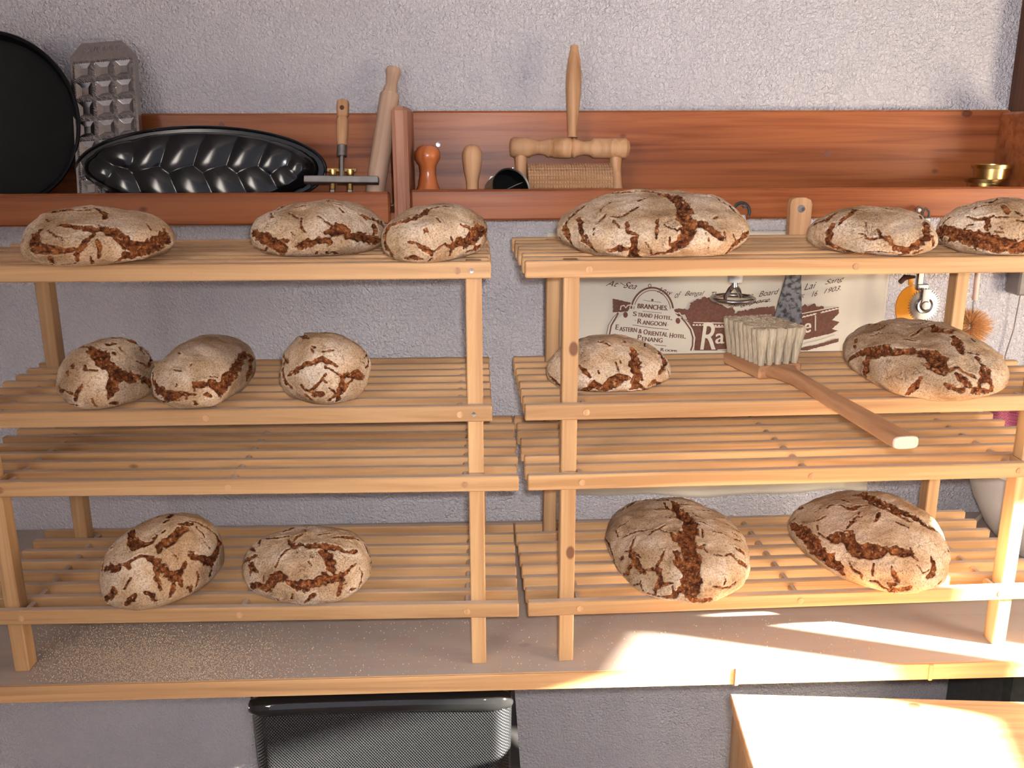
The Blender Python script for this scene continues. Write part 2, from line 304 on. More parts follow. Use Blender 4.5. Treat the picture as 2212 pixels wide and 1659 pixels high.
LOAVES = {
'A': dict(o=(20,420),s=5.821,z='z1',out=[(115,640),(180,540),(260,400),(440,270),(650,190),(1000,150),(1300,155),(1600,210),(1850,290),(2000,430),(2090,570),(2090,640),(2000,720),(1850,770),(1500,830),(1100,885),(700,885),(400,885),(230,830),(120,720)],
 cr=[[(630,385,30),(760,395,60),(950,430,120),(1200,440,120),(1340,510,140),(1500,640,140),(1700,690,170),(1900,620,190),(1990,520,160),(1960,430,40)],
 [(400,430,20),(330,490,90),(300,590,130),(380,680,120),(520,700,80),(680,710,50),(860,680,30),(960,580,60),(1070,500,40)],
 [(940,640,40),(860,740,50),(850,830,30)],[(1110,570,20),(1140,680,50),(1130,800,20)],[(940,185,10),(1100,190,20),(1200,230,70),(1190,300,30)],
 [(240,800,30),(370,860,25)],[(440,870,25),(700,870,20),(850,850,15)],[(520,790,50),(540,860,40)],[(1480,740,60),(1550,790,30)],[(1480,740,80),(1380,800,40),(1300,850,20)],
 [(480,450,15),(600,550,15)],[(630,540,10),(660,580,10)],[(460,320,15),(490,340,10)],[(1720,380,8),(1770,460,8)],[(1020,800,15),(1050,860,20)]]),
'B': dict(o=(530,420),s=6.9125,z='z1',out=[(110,560),(200,400),(330,270),(560,170),(900,100),(1250,95),(1600,120),(1850,200),(1950,300),(2070,460),(2100,600),(2030,740),(1950,820),(1700,860),(1300,890),(1000,905),(600,905),(300,895),(160,800),(110,700)],
 cr=[[(130,560,60),(250,640,160),(400,700,150),(520,790,160),(560,880,60)],[(560,700,60),(640,690,30)],[(760,790,60),(900,760,110),(1100,710,110),(1230,690,100)],
 [(1210,560,60),(1350,560,150),(1500,530,150),(1550,640,120),(1750,640,130),(1900,680,150),(1990,700,80)],[(1940,470,70),(1950,560,60),(1920,640,50)],
 [(1730,290,60),(1830,330,110),(1950,370,70),(2050,440,60)],[(650,270,20),(740,310,20),(790,350,15)],[(850,330,20),(840,420,20),(840,490,30),(880,560,10)],
 [(1090,320,8),(1180,400,25),(1290,460,15)],[(690,570,12),(720,610,10)],[(390,300,20),(410,350,30)],[(1310,850,50),(1350,870,40)],[(1070,850,30),(1060,880,20)],[(1210,850,20),(1240,880,20)],
 [(730,190,8),(900,170,8)],[(1410,210,10),(1460,260,10)],[(1250,130,8),(1480,180,6)]]),
'C': dict(o=(810,420),s=8.508,z='z1',out=[(120,830),(160,700),(280,540),(450,400),(700,260),(1000,180),(1300,175),(1600,220),(1800,310),(1960,430),(2040,560),(2100,690),(2080,800),(1980,950),(1800,1070),(1550,1160),(1300,1210),(1000,1265),(700,1260),(500,1230),(300,1150),(180,1020)],
 cr=[[(1360,240,10),(1180,235,50),(1000,270,90),(850,350,150),(700,420,150),(550,480,100),(420,520,70),(300,590,70),(220,700,90),(200,850,80),(240,960,70),(320,1060,40),(340,1140,30)],
 [(620,880,20),(750,890,50),(870,970,70),(950,1040,90),(1050,1060,70),(1050,1140,25)],[(1090,1040,20),(1180,980,25),(1280,915,25)],
 [(1300,930,30),(1400,950,100),(1550,900,180),(1700,850,250),(1850,720,300),(1950,620,200),(2050,700,180)],[(1560,550,20),(1700,620,60),(1750,720,80)],
 [(1410,850,30),(1390,790,15)],[(1400,1010,50),(1380,1080,50),(1330,1160,15)],[(1680,1050,60),(1900,960,120)],[(890,650,15),(970,690,15)],[(930,630,15),(910,700,15)],
 [(1130,430,10),(1200,510,8)],[(560,1160,50),(700,1150,80),(850,1210,60)],[(990,1230,30),(1050,1180,20)]]),
'D': dict(o=(1190,400),s=5.027,z='z1',out=[(70,560),(100,450),(180,310),(350,210),(550,120),(800,70),(1100,50),(1400,45),(1600,90),(1800,160),(1950,240),(2080,360),(2130,460),(2160,520),(2130,620),(2000,700),(1800,750),(1500,790),(1200,785),(900,770),(700,750),(500,720),(300,700),(180,670),(90,620)],
 cr=[[(490,160,10),(600,110,30),(800,100,50),(950,90,50),(1150,90,80),(1330,140,130),(1420,240,150),(1450,350,150),(1480,450,150),(1470,550,140),(1420,650,130),(1280,720,100),(1130,755,40)],
 [(1500,400,120),(1650,420,110),(1750,500,80),(1840,580,40)],[(1360,110,60),(1480,220,60),(1540,300,40)],
 [(400,210,15),(300,270,50),(200,380,50),(155,460,70),(180,560,70),(240,650,60),(310,700,30)],[(300,370,40),(330,450,60),(350,550,30)],[(400,550,20),(430,640,30),(500,710,30)],[(350,600,30),(440,650,20)],
 [(680,360,20),(680,390,30),(730,450,15)],[(830,400,30),(840,500,40),(950,540,20),(920,600,60),(900,700,80),(920,765,100)],[(1155,380,20),(1160,470,35),(1150,570,20)],
 [(490,410,10),(530,360,20),(600,310,15)],[(650,320,10),(740,330,20),(860,280,30),(950,240,15)],[(540,280,15),(560,240,15),(660,190,15)],[(950,190,20),(1030,160,15)],[(1240,430,12),(1310,470,12),(1370,500,12)],
 [(1690,520,8),(1710,600,12),(1700,680,8)],[(1870,520,20),(1890,600,12)],[(1590,115,10),(1750,150,15),(1900,230,20),(2050,350,15)],[(2140,510,50),(2070,590,80),(1980,640,40),(1890,720,20)],
 [(1290,570,12),(1290,640,12)],[(1040,620,12),(1090,700,15),(1100,770,20)],[(650,700,60),(800,690,100)],[(1770,360,20),(1810,350,20)],[(100,570,20),(130,620,20)],[(470,470,6),(470,540,6)],[(1980,540,8),(1990,590,8)]]),
'E': dict(o=(1730,420),s=7.135,z='z1',out=[(100,640),(160,520),(250,380),(450,270),(700,210),(950,165),(1200,160),(1500,210),(1700,300),(1900,400),(2030,500),(2110,620),(2120,700),(2080,810),(1950,890),(1750,935),(1400,945),(1000,930),(700,880),(450,830),(230,800),(120,730)],
 cr=[[(170,490,30),(280,430,50),(370,400,90),(450,330,60),(570,275,30)],[(590,480,15),(650,400,60),(760,320,50),(840,250,60)],[(860,250,25),(1060,240,20),(1250,235,12),(1450,270,12)],
 [(490,480,60),(450,560,120),(430,650,80),(410,740,50),(520,810,90),(700,860,60),(950,900,50),(1150,920,30)],[(890,600,8),(960,605,10)],[(990,610,15),(1000,670,20),(1060,700,25),(1160,680,30)],
 [(1170,530,10),(1220,590,40),(1240,650,70),(1350,680,60),(1420,770,50),(1490,860,100),(1600,870,120),(1720,840,100),(1850,730,100),(1940,640,150),(1960,520,100),(1900,410,60),(1830,345,30)],
 [(2020,620,50),(2060,720,40),(2060,800,40)],[(1010,430,8),(1005,490,10)],[(1750,890,60),(1850,870,40)],[(1000,880,15),(1450,900,12)],[(1500,930,30),(1650,890,40)]]),
'F': dict(o=(2000,420),s=10.434,z='z1',out=[(150,760),(260,600),(500,400),(800,250),(1200,150),(1600,115),(2100,140),(2500,240),(2900,500),(3080,850),(2900,1150),(2500,1340),(2000,1390),(1400,1380),(1000,1330),(650,1260),(330,1070),(210,960)],
 cr=[[(260,850,120),(500,850,250),(800,970,300),(1200,1060,330),(1600,1130,330),(2100,1200,330),(2600,1200,300)],[(350,740,30),(450,620,20),(570,520,15)],
 [(770,260,12),(930,235,25),(1250,195,15),(1450,190,90),(1620,140,50)],[(1110,340,25),(1250,270,12),(1450,240,15)],[(1720,270,40),(1820,370,90),(1860,450,40)],
 [(950,500,25),(1050,565,40),(1250,560,35),(1400,540,35),(1510,485,20)],[(1410,540,60),(1410,620,90),(1430,690,50)],[(1340,720,40),(1400,800,20)],[(1570,520,20),(1880,510,30)],
 [(1050,670,12),(920,700,15),(870,800,40)],[(1200,810,30),(1190,900,60)],[(1550,830,25),(1750,860,15)],[(1670,730,40),(1700,780,30)],[(2030,590,10),(2212,630,15)],[(2020,390,10),(2160,480,10)]]),
'G': dict(o=(110,710),s=8.733,z='z2',out=[(90,960),(140,780),(300,530),(480,380),(750,320),(900,240),(1200,200),(1500,230),(1700,310),(1880,480),(1960,650),(1940,820),(1870,1050),(1780,1260),(1600,1380),(1300,1460),(950,1500),(600,1500),(350,1450),(200,1300),(110,1130)],
 cr=[[(530,360,50),(700,350,50),(850,420,250),(950,520,300),(1030,650,220),(1150,750,150),(1280,850,220),(1450,930,180),(1650,930,130),(1850,1020,90)],
 [(1280,900,250),(1150,1000,200),(1170,1120,200),(1110,1250,110),(1100,1330,50)],[(800,290,40),(950,230,40),(1250,205,30)],[(1060,300,60),(1200,280,50)],
 [(1540,250,25),(1700,340,50),(1850,460,60),(1890,600,60),(1850,700,70)],[(1620,610,8),(1750,670,12),(1850,730,12)],[(640,700,30),(660,780,40),(870,790,15)],[(430,670,50),(430,730,50)],
 [(600,1050,15),(550,1130,50),(490,1230,50),(470,1350,30)],[(280,1160,15),(420,1220,20)],[(150,1080,30),(170,1180,50),(240,1170,50)],[(100,1050,40),(110,1150,40)],[(370,1420,30),(500,1420,30)],
 [(1130,1400,50),(1250,1420,60)],[(1290,350,12),(1340,430,12)],[(1180,460,40),(1210,500,50)],[(760,1320,15),(850,1450,15)],[(340,820,15),(350,870,15)]]),
'H': dict(o=(310,710),s=8.508,z='z2',out=[(130,1000),(190,850),(260,700),(450,480),(700,270),(950,140),(1250,115),(1600,130),(1800,220),(1980,370),(2050,530),(2060,700),(1960,900),(1800,1080),(1700,1200),(1500,1330),(1200,1420),(900,1465),(600,1460),(400,1410),(250,1290),(150,1130)],
 cr=[[(210,840,70),(180,920,110),(200,1050,120),(260,1150,150),(450,1180,130),(620,1210,100),(780,1210,50),(960,1215,15)],[(340,1260,120),(560,1280,70),(660,1330,30)],[(720,1180,30),(820,1170,15)],[(780,1250,30),(790,1300,30)],
 [(910,980,40),(1000,1020,100),(1200,1010,110),(1350,1060,180),(1450,1120,220),(1550,980,250),(1680,780,200),(1800,550,150),(1900,450,80),(1990,560,140),(1950,750,200),(1880,900,120)],
 [(940,1040,30),(940,1140,25)],[(590,1060,15),(600,1020,12)],[(1210,880,8),(1380,900,8)],[(660,480,12),(690,510,12)],[(880,660,15),(860,700,12)],[(940,1360,50),(980,1400,60)],[(1160,1200,80),(1230,1230,50)],[(580,770,8),(700,790,8)]]),
'I': dict(o=(590,700),s=8.7316,z='z2',out=[(150,750),(190,580),(280,440),(430,290),(620,190),(900,170),(1200,185),(1400,260),(1600,400),(1750,590),(1810,800),(1800,1000),(1770,1200),(1680,1330),(1500,1440),(1200,1490),(1000,1510),(800,1510),(600,1440),(400,1350),(250,1220),(180,1000)],
 cr=[[(310,960,30),(400,890,60),(550,810,80),(750,740,70),(920,690,80),(1050,730,60),(1200,800,15)],[(430,930,60),(500,900,40)],
 [(1050,825,12),(1150,900,15),(1240,970,30),(1290,1050,80),(1300,1150,110),(1280,1250,120),(1230,1350,90),(1230,1440,60)],[(1290,1050,60),(1400,960,180),(1550,960,170),(1720,1000,110)],[(1500,1050,60),(1390,1150,60),(1330,1250,60)],
 [(980,940,30),(900,1060,25),(830,1160,30),(750,1220,60),(700,1290,110),(780,1340,150),(900,1330,100)],[(530,1150,50),(580,1240,40),(680,1280,60)],[(600,1350,60),(700,1430,80)],[(210,560,40),(220,680,60),(300,720,70)],
 [(200,750,100),(220,950,80),(270,1100,60),(370,1210,30)],[(1760,660,20),(1780,780,40),(1750,830,20)],[(1640,710,15),(1720,740,20)],[(1050,1410,50),(1110,1390,30),(1180,1320,60)],[(1050,1210,20),(1150,1280,30)],
 [(930,535,10),(1130,515,8)],[(750,440,20),(790,470,30)],[(740,510,15),(770,570,20)],[(980,790,20),(990,830,20)],[(1740,590,15),(1700,640,10)],[(970,1070,10),(1000,1100,10)]]),
'J': dict(o=(1170,700),s=7.373,z='z2',out=[(95,760),(140,600),(280,420),(500,270),(700,180),(850,140),(1100,150),(1350,175),(1600,260),(1800,370),(1950,480),(2050,620),(2085,730),(2040,880),(1900,1000),(1700,1090),(1450,1130),(1100,1165),(900,1160),(700,1120),(400,1050),(200,980),(120,870)],
 cr=[[(1170,175,25),(1300,175,20),(1480,215,35),(1650,290,50),(1800,370,40)],[(1640,310,40),(1640,350,30)],[(1850,420,40),(1920,520,120),(1960,600,120),(1930,690,120),(1880,770,60)],[(1990,720,30),(2010,870,20)],
 [(1430,390,40),(1480,480,120),(1500,600,180),(1510,720,170),(1530,850,170),(1510,960,150),(1420,1010,60)],[(1580,980,30),(1680,1030,30)],
 [(1390,850,40),(1260,830,100),(1150,920,180),(1060,1020,170),(950,1030,120),(820,970,120),(720,1030,120),(650,1080,80)],[(600,650,20),(680,740,60),(770,850,25)],[(1180,600,12),(1220,700,15),(1250,790,12)],
 [(920,310,12),(1000,330,20),(1080,360,15)],[(1260,560,10),(1260,610,10)],[(905,730,6),(915,790,6)],[(1720,950,50),(1790,900,60),(1860,950,50)],[(1320,280,25),(1320,310,20)],[(140,800,40),(200,890,120),(280,950,100),(400,980,60)]]),
'K': dict(o=(1810,670),s=5.672,z='z2',out=[(80,470),(110,370),(220,260),(380,180),(650,140),(900,115),(1130,105),(1300,190),(1450,245),(1650,310),(1800,400),(1950,560),(2060,700),(2095,820),(2080,940),(1980,1010),(1800,1080),(1500,1105),(1200,1085),(850,1040),(600,970),(450,900),(330,840),(180,710),(100,600)],
 cr=[[(150,650,20),(230,550,50),(340,500,130),(550,520,170),(800,510,160),(1000,510,150),(1150,540,180),(1220,630,180),(1280,720,100)],[(340,600,110),(350,700,100),(330,800,60)],[(1100,680,60),(1200,760,60),(1300,800,30),(1440,710,25)],
 [(1150,200,60),(1230,260,140),(1320,290,100),(1400,280,60)],[(1150,110,50),(1260,180,60)],[(1420,360,80),(1480,450,110),(1520,550,40)],[(1440,710,30),(1560,790,30),(1680,830,30)],[(1440,790,30),(1500,850,60),(1600,930,50)],[(1300,900,20),(1400,950,40),(1520,980,50)],
 [(480,250,20),(560,200,30),(670,155,30)],[(390,300,12),(480,290,12)],[(490,275,8),(700,300,10)],[(870,310,12),(1000,250,20),(1040,215,15),(1150,210,10)],[(220,370,50),(225,400,40)],[(210,440,30),(220,470,20)],
 [(1690,580,20),(1750,670,30),(1850,740,30)],[(1760,700,60),(1780,850,60),(1720,930,80)],[(1840,750,40),(1860,880,40),(1890,1000,40)],[(1040,820,15),(970,880,50),(930,960,50),(830,1030,25)],[(1620,360,15),(1660,400,20)],[(1600,520,8),(1720,560,8)],
 [(1680,960,90),(1850,1010,60)],[(780,365,6),(960,360,6)],[(370,185,12),(520,165,10)],[(880,190,8),(1180,130,10)]]),
'L': dict(o=(200,1090),s=6.913,z='z4',out=[(110,1130),(140,900),(190,730),(330,600),(480,450),(600,380),(750,300),(900,210),(1100,140),(1350,130),(1600,190),(1800,290),(1920,430),(1950,620),(1920,900),(1800,1120),(1600,1290),(1400,1380),(1200,1460),(900,1530),(600,1540),(350,1530),(230,1450),(140,1300)],
 cr=[[(170,960,60),(300,950,90),(380,960,60)],[(380,910,25),(500,880,30),(600,830,20),(700,770,25),(800,770,40),(930,830,120),(1050,950,130),(1150,1060,110),(1280,1120,90),(1340,1200,50)],[(930,940,60),(960,1020,60)],[(490,890,60),(540,940,50)],
 [(1370,930,30),(1300,1010,70),(1220,1060,80)],[(1380,880,40),(1330,940,40)],[(1010,580,40),(1100,560,120),(1220,490,110),(1300,400,100),(1420,380,60)],[(1000,620,80),(1000,710,40)],[(1030,430,25),(1080,400,15)],[(1290,310,40),(1400,290,60),(1490,300,40)],
 [(1410,750,15),(1480,800,70),(1620,820,120),(1760,850,140),(1830,740,120),(1880,660,100),(1900,560,90),(1850,460,30),(1750,370,15),(1600,290,20),(1450,250,15)],[(1800,850,120),(1750,980,60),(1740,1060,40)],
 [(590,400,60),(590,480,90),(550,590,100)],[(620,490,60),(700,600,90),(800,570,50),(880,560,25),(960,450,25)],[(620,620,80),(750,600,60)],[(190,760,20),(150,900,35),(120,1080,50)],[(300,640,15),(210,720,15)],
 [(1550,1010,20),(1570,1100,35),(1540,1220,25)],[(1420,1240,40),(1470,1300,30),(1470,1190,12)],[(1210,1210,60),(1180,1290,70),(1150,1370,40)],[(780,1300,40),(870,1340,80),(900,1430,50),(950,1430,30)],
 [(500,1500,60),(560,1390,40),(640,1340,30),(600,1450,30)],[(480,1260,20),(530,1160,20),(580,1090,15)],[(310,1260,60),(350,1300,50),(290,1350,60),(220,1400,60)],[(930,230,25),(1050,180,40),(1180,150,40),(1290,140,20)],[(1130,220,50),(1180,170,50)],
 [(1540,340,12),(1640,430,12),(1680,490,12)],[(1650,540,10),(1750,660,12)],[(940,1100,50),(980,1150,40),(1010,1260,30)],[(1220,750,15),(1280,820,15)],[(1410,700,15),(1500,720,10)],[(1060,290,15),(1140,250,20)]]),
'M': dict(o=(510,1120),s=7.1355,z='z4',out=[(125,850),(140,700),(220,530),(380,370),(600,240),(850,150),(1150,105),(1450,115),(1650,180),(1850,280),(1980,400),(2080,560),(2110,700),(2080,860),(1950,1050),(1800,1160),(1500,1250),(1200,1310),(900,1330),(700,1310),(500,1220),(330,1150),(230,1070),(150,960)],
 cr=[[(240,1060,60),(330,1030,90),(450,1080,150),(560,960,170),(680,880,130),(780,900,60)],[(500,1050,60),(650,960,40),(760,950,30),(830,990,60),(950,1050,140),(1100,1040,170),(1300,980,170),(1450,910,160),(1550,890,120),(1640,950,70),(1620,1060,60),(1580,1180,50)],
 [(1580,890,50),(1660,860,30),(1760,760,30),(1840,700,20)],[(900,440,60),(1000,390,80),(1150,420,110),(1300,440,110),(1450,430,100),(1560,450,80),(1680,510,60),(1800,520,80),(1860,490,40)],
 [(1300,510,60),(1400,600,130),(1450,700,130),(1490,800,120),(1500,870,60)],[(800,320,15),(850,380,80),(880,430,40)],[(880,330,25),(940,280,35),(1020,230,25)],[(840,440,40),(740,510,30),(690,580,15),(640,700,20),(610,760,15)],
 [(820,270,15),(700,290,25),(560,330,15),(480,350,10)],[(1060,170,15),(1070,200,25)],[(380,450,12),(410,380,20)],[(1490,300,20),(1600,280,50),(1720,280,60),(1890,335,20)],[(1970,390,15),(2040,510,35),(2090,640,35),(2080,720,25)],[(2080,780,12),(2070,880,10)],
 [(1900,770,15),(1950,870,35),(1920,980,45),(1880,1090,35)],[(1830,1090,50),(1750,1100,30)],[(1700,1000,10),(1650,1020,15)],[(150,690,30),(230,640,60),(320,590,40)],[(250,740,110),(310,830,30)],[(220,800,40),(205,890,15)],
 [(870,1160,40),(850,1240,20)],[(1190,1170,60),(1130,1230,40),(1070,1290,20)],[(430,870,10),(400,970,25)],[(900,1300,15),(1190,1305,10)],[(1270,235,10),(1450,230,10)],[(960,130,20),(1100,130,10)],[(640,1230,20),(660,1290,12)],[(1140,580,8),(1180,600,6)],[(1120,670,8),(1160,720,8)],[(900,470,12),(940,520,8)]]),
'N': dict(o=(1290,1060),s=6.32,z='z4',out=[(130,650),(150,480),(240,350),(400,220),(600,130),(850,95),(1100,115),(1400,190),(1650,290),(1850,440),(1980,640),(2060,830),(2090,1050),(2050,1200),(1950,1340),(1800,1440),(1600,1500),(1300,1530),(1000,1500),(800,1460),(600,1360),(450,1250),(300,1110),(200,900)],
 cr=[[(250,330,30),(400,230,50),(560,150,35),(750,130,40),(830,160,40),(950,150,30),(1060,190,80),(1090,270,140),(1200,350,200),(1280,450,200),(1250,550,220),(1210,650,230),(1250,760,220),(1280,880,230),(1280,1000,230),(1300,1100,230),(1310,1200,200),(1320,1300,180),(1330,1400,120)],
 [(1020,600,40),(1100,650,100),(1180,700,80)],[(1080,830,80),(1130,950,120),(1180,1100,120),(1220,1250,120),(1240,1380,120)],[(1210,1330,90),(1100,1400,80),(1030,1460,60),(880,1450,30),(700,1390,20)],[(1260,1440,90),(1350,1500,80),(1530,1470,70)],
 [(910,200,20),(960,260,30)],[(790,270,12),(930,270,20)],[(1120,200,20),(1260,195,12)],[(940,350,30),(1000,390,30)],[(1360,750,60),(1420,770,30),(1470,730,20)],[(710,610,15),(760,560,20),(860,520,25),(920,485,15)],[(870,545,15),(930,575,20),(1020,590,20)],
 [(340,640,15),(420,600,15),(560,530,20),(760,515,15)],[(520,630,15),(470,730,35),(440,800,60),(500,900,80),(530,990,110),(600,1080,100),(660,1120,50)],[(370,830,12),(440,810,60)],[(440,1040,80),(400,1130,50),(350,1140,30)],
 [(660,1080,25),(750,1070,40),(840,1080,60),(850,1180,50),(860,1260,80),(920,1280,40),(1030,1265,15)],[(810,1030,25),(870,920,25),(920,820,15)],[(510,850,20),(590,920,12)],[(860,1260,70),(800,1330,50),(790,1400,30)],[(290,930,30),(350,910,50)],
 [(130,660,20),(180,760,50),(220,900,70),(260,1050,60)],[(1020,1310,30),(1040,1400,50)],[(600,1240,12),(640,1350,12)],[(500,1290,10),(600,1260,10)],[(1290,280,12),(1380,350,15)],[(1380,410,15),(1480,460,20),(1600,530,12)],[(1580,580,15),(1740,625,20)],
 [(1590,885,12),(1700,900,20),(1820,890,20),(1890,950,30)],[(1880,800,50),(2000,850,50)],[(1930,990,60),(2050,1030,50)],[(1740,470,10),(1850,560,12),(1970,620,15)],[(1870,680,25),(1940,700,30)],[(1430,240,10),(1560,265,15)],
 [(1580,1300,12),(1700,1325,15),(1830,1320,15),(1900,1250,30)],[(1720,1190,12),(1750,1230,12),(1720,1290,8)],[(1660,365,10),(1780,375,15)],[(1830,600,10),(1960,690,15)],[(280,620,8),(260,560,8),(300,510,10),(420,420,12)],[(1510,380,8),(1600,390,8)],[(1430,540,12),(1440,620,12)],[(1460,790,10),(1500,840,8)]]),
'O': dict(o=(1690,1040),s=5.821,z='z4',out=[(95,580),(120,450),(200,330),(350,240),(600,180),(800,150),(1000,110),(1150,110),(1350,180),(1550,240),(1750,370),(1950,550),(2050,700),(2100,850),(2110,1000),(2060,1180),(1950,1300),(1700,1390),(1450,1410),(1200,1380),(950,1320),(750,1220),(550,1080),(400,970),(220,850),(130,700)],
 cr=[[(120,560,60),(250,620,140),(340,750,200),(440,880,220),(560,980,180),(680,1080,130),(740,1170,50)],[(570,720,40),(680,710,140),(800,710,160),(850,780,140),(960,870,180),(1150,880,180),(1350,880,140),(1500,890,90),(1600,910,50),(1690,985,15)],[(800,640,30),(850,640,50)],
 [(1000,455,12),(920,460,20),(870,520,60),(820,600,30)],[(890,160,50),(1000,170,120),(1150,230,130),(1300,300,130),(1450,380,130),(1600,430,130),(1750,500,120),(1850,580,90),(1900,600,50)],[(1110,270,60),(1260,350,60),(1450,430,50),(1600,510,40)],[(1220,400,30),(1170,500,40)],
 [(560,350,15),(620,305,15),(750,300,12),(850,340,25),(930,320,40),(1050,300,30)],[(850,350,50),(900,345,50)],[(150,380,15),(200,335,60),(250,350,30)],[(720,200,12),(850,260,15)],[(390,500,10),(450,490,10),(540,450,12)],[(420,390,8),(495,350,8)],[(160,460,15),(110,530,20)],
 [(1370,1070,20),(1390,1180,50),(1440,1260,40)],[(1360,1290,60),(1420,1290,40)],[(1090,1260,20),(1200,1270,30),(1350,1370,40),(1430,1390,40)],[(1430,1350,60),(1600,1345,60)],[(1870,950,30),(1900,1040,40),(1900,1130,90),(1820,1190,50)],[(1150,1030,10),(1130,1110,15),(1130,1190,12)],
 [(830,1000,12),(880,1120,20),(980,1180,20),(975,1240,10)],[(1600,840,12),(1660,960,12)],[(1700,1050,8),(1760,1150,12),(1830,1110,10)],[(970,400,20),(960,430,12)],[(1430,510,10),(1580,600,6)],[(2060,870,30),(2090,960,30)],[(1990,1220,12),(1900,1310,12)],[(450,640,10),(560,720,15)],[(450,610,8),(450,560,8)]]),
}
FIT = {'A': [-0.463,-0.4608,0.0912,0.0629,0.0617,0.5461,0.0715,-0.1194,-0.0739,0.0211,0.2637],
 'B': [-0.2019,-0.4017,0.0881,0.0589,0.0658,0.2533,0.0293,-0.0579,-0.0525,0.0726,0.0781],
 'C': [-0.0502,-0.4582,0.0818,0.049,0.0644,1.0264,0.024,-0.0493,0.041,0.0852,-0.0032],
 'D': [0.2376,-0.4145,0.1218,0.0903,0.0751,-0.165,-0.0649,-0.1743,-0.0516,-0.0442,0.2637],
 'E': [0.5126,-0.4387,0.076,0.0522,0.056,-0.5822,-0.0592,-0.1217,0.0321,-0.1336,0.1803],
 'F': [0.6662,-0.4498,0.0703,0.0532,0.0661,-0.3019,-0.0316,0.0366,0.0311,0.018,0.0026],
 'G': [-0.4682,-0.4543,0.063,0.0437,0.08,0.9286,-0.013,0.0545,-0.0305,0.0284,-0.0672],
 'H': [-0.3548,-0.425,0.1008,0.0567,0.0725,1.5581,0.0158,0.0014,0.0601,0.0665,-0.0097],
 'I': [-0.1898,-0.4458,0.0588,0.0538,0.0843,0.7067,-0.0523,0.0704,-0.0624,-0.1506,0.0451],
 'J': [0.177,-0.4095,0.0822,0.0495,0.0655,-0.0049,-0.0038,-0.1153,-0.0123,-0.0353,0.1212],
 'K': [0.601,-0.4127,0.1309,0.0883,0.0771,-1.531,0.0536,-0.0079,0.0179,-0.0784,0.0831],
 'L': [-0.4274,-0.4401,0.0863,0.0568,0.104,0.9394,-0.0355,0.006,0.0076,0.041,-0.003],
 'M': [-0.2336,-0.4433,0.0864,0.0658,0.0846,-0.1303,-0.0018,0.0009,-0.0064,0.0563,0.0188],
 'N': [0.284,-0.4095,0.1346,0.0984,0.0831,-1.5266,-0.0498,-0.0047,0.023,0.0367,-0.0148],
 'O': [0.5683,-0.4119,0.1214,0.0892,0.0969,-1.277,-0.0593,-0.0924,0.0041,0.0702,0.1844]}
# ------------------------------------------------------------------ the room
FZ = -.76
tag(MB().box((-1.9, 0, FZ), (1.62, .12, 1.9), 0).build('wall_back', 'plaster'), kind='structure')
M['floor'] = plain('floor_tile', (.30, .24, .20), .5, 0, .1, 8)
tag(MB().box((-1.9, -3.2, FZ-.04), (1.62, .12, FZ), 0).build('floor', 'floor'), kind='structure')
tag(MB().box((-1.42, -3.2, FZ), (-1.36, .12, 1.9), 0).build('wall_left_blocker', 'plaster'), kind='structure')  # unseen, added to block ambient light from the left
tag(MB().box((-1.42, -3.2, 1.9), (1.62, .12, 1.96), 0).build('ceiling_blocker', 'plaster'), kind='structure')  # unseen and added: cuts the ambient light from above
# unseen right wall added as a gobo; its openings shape the sun patches
XW = 1.60
def back(p):                                       # table-plane point followed back towards the sun to x = XW
    t = (XW-p[0])/(-SUN.x); return (p[1]-SUN.y*t, -SUN.z*t)
wa = [back(p) for p in ((.2438, -.4201), (.0900, -.7200), (.7750, -.8600), (.8520, -.6090))]   # lower front opening, traced back from its sun patch
wb = [back(p) for p in ((.10, -.2340), (.10, -.2760), (1.02, -.6190), (1.02, -.5640))]          # upper narrow opening, traced back from its sun strip
def wall_with_holes(holes, lo, hi, x0, x1):
    poly = [Vector((lo[0], lo[1], 0)), Vector((hi[0], lo[1], 0)), Vector((hi[0], hi[1], 0)), Vector((lo[0], hi[1], 0))]
    loops = [poly]+[[Vector((a, b, 0)) for a, b in h] for h in holes]
    flat = [p for l in loops for p in l]; tri = geometry.tessellate_polygon(loops); n = len(flat)
    v = [(x0, p.x, p.y) for p in flat]+[(x1, p.x, p.y) for p in flat]
    f = [tuple(t) for t in tri]+[tuple(i+n for i in t[::-1]) for t in tri]; k = 0
    for l in loops:
        m_ = len(l)
        for i in range(m_): f.append((k+i, k+(i+1) % m_, k+(i+1) % m_+n, k+i+n))
        k += m_
    return v, f
v, f = wall_with_holes([wa, wb], (-4.6, FZ), (.12, 1.9), XW, XW+.02)
tag(MB().add(v, f).build('wall_right_gobo', 'plaster'), kind='structure')
tag(MB().box((at(2201, 200, -.03).x, -.06, .735), (at(2201, 200, -.03).x+.09, -.001, 1.6), .003).build('trim_1', 'dark_wood'), kind='structure')

# ------------------------------------------------------------------ counter
TY = -.5124
tb = thing('counter', (0.2, TY/2, -.0238), 'wooden counter dusted with flour that carries the bread racks', 'counter')
o = MB().box((-1.35-.2, .0035, 0), (1.59-.2, -TY-.002, .0238), .0012).build('counter_top', 'table_top', tb); o.location = (0, TY/2, 0)
M['lipping'] = wood('lipping', (.46, .25, .11), (.66, .40, .20), 'x', knots=True)
e = MB().box((-1.35-.2, 0, -.0005), (1.59-.2, .0033, .0238), .0008).build('edge_strip', 'lipping', tb, label='light orange edge strip'); e.location = (0, TY/2, 0)
for px, py in ((1590, 1468), (2010, 1452)):
    p = at(px, py, TY)
    MB().box((p.x-.0028, 0, -.001), (p.x+.0028, .004, .0242), .001).build('joint_block', 'pine_plug', tb).location = (-.2, TY/2-.0025, 0)
M['lowwood'] = plain('batten', (.55, .33, .17), .6)
